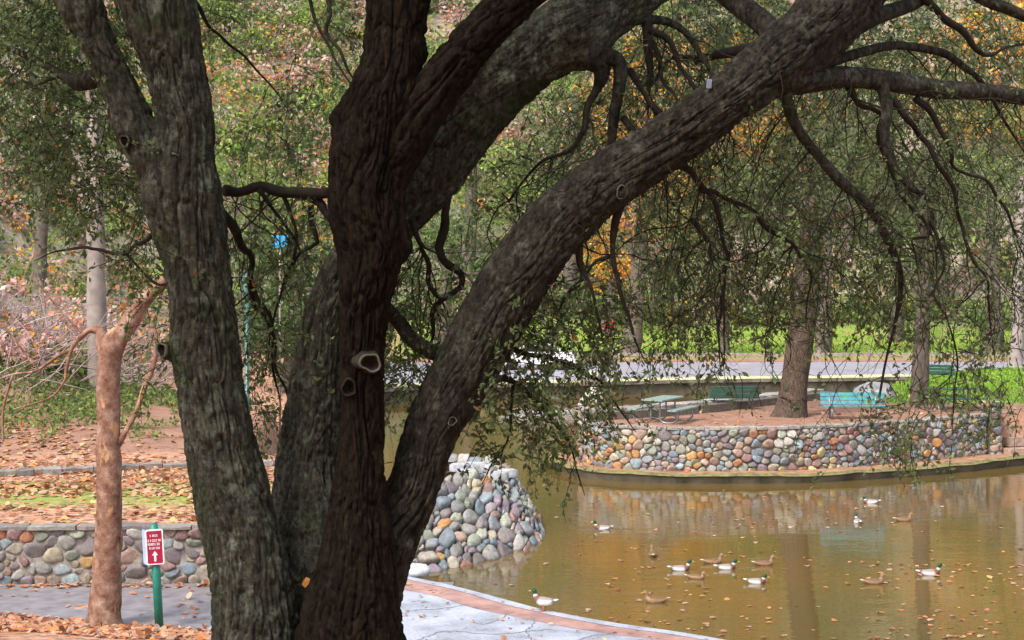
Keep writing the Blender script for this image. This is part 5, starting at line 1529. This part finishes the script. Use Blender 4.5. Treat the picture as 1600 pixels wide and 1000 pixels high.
c = W3(952, 508, 100.5); zz = gz(c[0], 100.5)
rs_ = thing("road_sign", "small round red sign beside the road at the lawn edge", "sign", (c[0], 100.5, zz))
a = np.linspace(0, 2 * np.pi, 8, endpoint=False) + np.pi / 8
v = np.vstack([np.column_stack([np.cos(a) * 0.36, a * 0 - 0.02, np.sin(a) * 0.36]) + c, np.column_stack([np.cos(a) * 0.36, a * 0 + 0.02, np.sin(a) * 0.36]) + c])
mbr = MB(); mbr.add(v, [[j, (j + 1) % 8, 8 + (j + 1) % 8, 8 + j] for j in range(8)] + [[0, 1, 2, 3], [0, 3, 4, 7], [4, 5, 6, 7], [8, 11, 10, 9], [8, 15, 12, 11], [12, 15, 14, 13]])
mbr.build("panel", M['red'], rs_, smooth=False)
MB().tube(np.array([[c[0], 100.55, zz - 0.2], [c[0], 100.55, c[2] + 0.3]]), 0.04, 8).build("post", M['rail'], rs_)

# low rail fence beyond the road
fe = thing("rail_fence", "low weathered rail fence between the road and the lawn", "fence", (10, 100.2, 0.6))
xs = np.arange(3.0, 33, 3.1)
for k, xx in enumerate(xs):
    yy = 100.0 + 0.02 * xx; z = gz(xx, yy)
    MB().box((xx, yy, z + 0.3), (0.2, 0.2, 0.85)).build("post", M['rail'], fe, smooth=False)
    if k < len(xs) - 1:
        MB().box((xx + 1.55, yy + 0.02, z + 0.45), (2.9, 0.12, 0.2)).build("rail", M['rail'], fe, smooth=False)

# white car glimpsed on the road behind the hanging leaves
cx = (838 - 800) / F * 93; cz = 0.68
car = thing("parked_car", "pale car on the far road glimpsed through hanging leaves", "car", (cx, 93, cz))
prof = [(-2.1, 0.35), (-2.15, 0.75), (-1.9, 0.95), (-1.15, 1.0), (-0.6, 1.42), (0.75, 1.45), (1.45, 1.0), (2.0, 0.9), (2.15, 0.6), (2.1, 0.32)]
n = len(prof); pr = np.array(prof)
v = np.vstack([np.column_stack([pr[:, 0] + cx, np.full(n, 93 - 0.85), pr[:, 1] + cz]), np.column_stack([pr[:, 0] + cx, np.full(n, 93 + 0.85), pr[:, 1] + cz])])
mbc = MB(); mbc.add(v, [[j, (j + 1) % n, n + (j + 1) % n, n + j] for j in range(n)] + [[0, 1, 2, 9], [2, 3, 6, 9], [3, 4, 5, 6], [6, 7, 8, 9], [10, 19, 12, 11], [12, 19, 16, 13], [13, 16, 15, 14], [16, 19, 18, 17]])
mbc.build("body", M['white'], car, smooth=False)
for s in (-0.862, 0.862):
    MB().add([(cx - 0.95, 93 + s, cz + 1.02), (cx + 1.2, 93 + s, cz + 1.02), (cx + 0.7, 93 + s, cz + 1.37), (cx - 0.55, 93 + s, cz + 1.36)], [[0, 1, 2, 3]]).build("window", M['hollow'], car, smooth=False)
    for wx_ in (-1.35, 1.35):
        MB().tube(np.array([[cx + wx_, 93 + s * 0.88, cz + 0.32], [cx + wx_, 93 + s * 1.02, cz + 0.32]]), 0.32, 16).build("wheel", M['hollow'], car)

# small things caught on the oak
c = W3(478, 910, dC - 0.36)
mq = MB(); mq.add(c + 0.6 * np.array([[0, 0, 0.06], [0.05, -0.015, 0.045], [0.035, -0.02, -0.01], [-0.01, -0.005, -0.06], [-0.045, -0.01, -0.02], [-0.03, -0.02, 0.03]]), [[0, 1, 4, 5], [1, 2, 3, 4]], (0.55, 0.24, 0.06))
tag(mq.build("orange_leaf", M['litter'], smooth=False), "dry orange leaf caught on the bark low on the oak", "leaf")
c = W3(1108, 131, dE - 0.16)
mq = MB(); mq.box(c, (0.035, 0.012, 0.06), 0.2, rx=0.3)
tag(mq.build("tree_tag", M['bluegrey'], smooth=False), "tiny pale tag fixed on top of the oak's leaning right limb", "tag")

# ------------------------------------------------------------------ ducks
SP = [(-0.285, 0.105, 0.010, 0.006), (-0.25, 0.098, 0.030, 0.014), (-0.20, 0.085, 0.055, 0.030), (-0.14, 0.066, 0.082, 0.052), (-0.07, 0.052, 0.100, 0.070), (0.0, 0.047, 0.108, 0.080), (0.07, 0.047, 0.105, 0.082),
      (0.125, 0.055, 0.092, 0.078), (0.165, 0.078, 0.070, 0.066), (0.188, 0.112, 0.048, 0.050), (0.195, 0.145, 0.036, 0.038), (0.198, 0.170, 0.034, 0.034), (0.204, 0.192, 0.038, 0.038), (0.218, 0.212, 0.042, 0.041), (0.240, 0.222, 0.040, 0.039),
      (0.262, 0.218, 0.030, 0.028), (0.276, 0.211, 0.019, 0.015), (0.300, 0.205, 0.019, 0.009), (0.325, 0.202, 0.020, 0.006), (0.336, 0.201, 0.008, 0.003)]
def duck(label, px, py, rz, drake=True, scale=1.0, z=-0.012, standing=False, tuck=0.0):
    S = np.array(SP)
    if tuck:      # head drawn down
        S[9:, 1] -= tuck * np.linspace(0.2, 1, len(S) - 9); S[9:, 0] -= tuck * 0.3
    P = np.column_stack([S[:, 0], S[:, 0] * 0, S[:, 1]])
    T = np.gradient(P, axis=0); T /= np.linalg.norm(T, axis=1)[:, None]
    Nn = np.column_stack([-T[:, 2], T[:, 1] * 0, T[:, 0]])
    seg = 14; a = np.linspace(0, 2 * np.pi, seg, endpoint=False)
    V, CC = [], []
    for i in range(len(P)):
        ring = P[i] + np.outer(np.cos(a) * S[i, 3], Nn[i]) + np.outer(np.sin(a) * S[i, 2], [0, 1, 0])
        top = np.cos(a)
        c = np.zeros((seg, 3)); x = S[i, 0]
        if drake:
            if i <= 1: c[:] = (0.75, 0.74, 0.72)
            elif i == 2: c[:] = (0.10, 0.10, 0.10)
            elif i <= 6:
                c[:] = (0.80, 0.79, 0.80)
                c[top > 0.55] = (0.26, 0.22, 0.20)
                c[np.abs(top - 0.35) < 0.22] = (0.50, 0.47, 0.46)
            elif i <= 9: c[:] = (0.16, 0.075, 0.05)
            elif i == 10: c[:] = (0.70, 0.70, 0.68)
            elif i <= 15: c[:] = (0.012, 0.055, 0.028)
            else: c[:] = (0.48, 0.42, 0.07)
        else:
            if i <= 1: c[:] = (0.52, 0.42, 0.32)
            elif i <= 8:
                c[:] = (0.27, 0.16, 0.085); c[top > 0.5] = (0.15, 0.085, 0.045)
            elif i <= 15:
                c[:] = (0.30, 0.19, 0.11); c[top > 0.6] = (0.2, 0.12, 0.07)
            else: c[:] = (0.42, 0.20, 0.05)
        V.append(ring); CC.append(c)
    v = np.vstack(V) * scale; cc = np.vstack(CC)
    n = len(P)
    f = [[i * seg + j, i * seg + (j + 1) % seg, (i + 1) * seg + (j + 1) % seg, (i + 1) * seg + j] for i in range(n - 1) for j in range(seg)]
    f += [[0, seg - 1 - j, seg - 2 - j, seg - 2 - j] for j in range(seg - 2)]
    mbd = MB(); mbd.add(v, f, cc)
    o = mbd.build("mallard", M['duck'] if drake else M['hen'])
    tag(o, label, "duck", "mallards on the pond")
    if standing:
        pos = G(px, py, 0.31); hz = 0.31 + 0.13
        for s in (-1, 1):
            ml = MB(); ml.tube(np.array([[0.0, s * 0.045, 0.0], [0.005, s * 0.045, -0.07], [-0.005, s * 0.045, -0.125]]) * scale, 0.010, 6)
            leg = ml.build("leg", M['orange'], o)
            mf = MB(); mf.add(np.array([[-0.01, s * 0.045, -0.122], [0.075, s * 0.045 - 0.035, -0.127], [0.085, s * 0.045, -0.127], [0.075, s * 0.045 + 0.035, -0.127]]) * scale, [[0, 1, 2, 3]])
            mf.add(np.array([[-0.01, s * 0.045, -0.115], [0.075, s * 0.045 - 0.035, -0.123], [0.085, s * 0.045, -0.123], [0.075, s * 0.045 + 0.035, -0.123]]) * scale, [[3, 2, 1, 0]])
            mf.build("foot", M['orange'], leg, smooth=False)
        o.location = (pos[0], pos[1], hz * 1.0 + (scale - 1) * 0.13)
    else:
        pos = G(px, py, 0.0)
        o.location = (pos[0], pos[1], z)
    o.rotation_euler = (0, 0, rz)
    return o
PI = math.pi
duck("green headed drake standing on the kerb of the pale walkway", 851, 955, PI - 0.55, True, 1.05, standing=True)
duck("drake trailing a bright wake near the tip of the cobble bank", 942, 827, PI, True, 0.95)
duck("small brown hen swimming away, closest to the bright wake", 1020, 869, PI / 2, False, 0.95)
duck("white sided drake facing right, leftmost of the central group", 1062, 891, 0.05, True, 1.0)
duck("brown hen just behind the drake in the middle of the group", 1113, 880, 0.1, False, 1.0, tuck=0.03)
duck("drake in the middle of the central group with a hen behind it", 1134, 889, 0.1, True, 1.0, tuck=0.04)
duck("brown hen with head down in front of the leftmost drake", 1087, 904, -0.2, False, 0.9, tuck=0.11)
duck("tan hen swimming at the right of the central group", 1193, 883, 0.15, False, 1.0, tuck=0.03)
duck("drake with lowered head, nearest of the central group", 1181, 911, -0.1, True, 0.95, tuck=0.06)
duck("brown hen facing left, nearest duck to the walkway on the water", 1026, 941, PI + 0.1, False, 1.0)
duck("dark breasted drake swimming straight away below the teal bench", 1341, 817, PI / 2 + 0.1, True, 0.95)
duck("pale drake feeding close to the island ledge", 1361, 786, PI - 0.2, True, 1.0, tuck=0.10)
duck("pinkish hen swimming right, near the far dark reflection", 1411, 814, 0.1, False, 1.0, tuck=0.03)
duck("brown hen left of the lone drake with purple breast", 1364, 912, 0.1, False, 1.0, tuck=0.02)
duck("lone green headed drake with purple breast at the right of the pond", 1452, 898, 0.0, True, 1.05)

# raised ripples behind moving ducks
def wake(px0, px1, py0, py1, w, hgt, label):
    A = G(px0, py0, 0.0); B_ = G(px1, py1, 0.0)
    t = np.linspace(0, 1, 24); P = A + (B_ - A) * t[:, None]
    T = (B_ - A)[:2]; T = T / np.linalg.norm(T); N = np.array([-T[1], T[0]])
    ww = w * np.sin(np.clip(t * 1.15 + 0.05, 0, 1) * np.pi) ** 0.6 * (1 + 0.35 * np.sin(t * 31)) + 0.004
    rows = []
    for o, z in ((-1, 0.002), (-0.45, 0.75), (0, 1.0), (0.5, 0.7), (1, 0.002)):
        rows.append(np.column_stack([P[:, :2] + N * (o * ww)[:, None], 0.003 + hgt * z * ww / w]))
    n = len(t)
    f = [[r * n + j, r * n + j + 1, (r + 1) * n + j + 1, (r + 1) * n + j] for r in range(4) for j in range(n - 1)]
    tag(MB().add(np.vstack(rows), f).build("water_ripple", M['water']), label, kind="structure")
wake(952, 998, 825, 827, 0.085, 0.035, "bright wake trailing behind a drake")
wake(926, 946, 829, 830, 0.07, 0.03, "bow ripple in front of a drake")
wake(932, 944, 838, 838, 0.07, 0.03, "ripple in front of a drake")
wake(1165, 1215, 874, 874, 0.05, 0.02, "ripple behind a hen")
wake(1150, 1190, 889, 887, 0.05, 0.018, "ripple ahead of a drake")
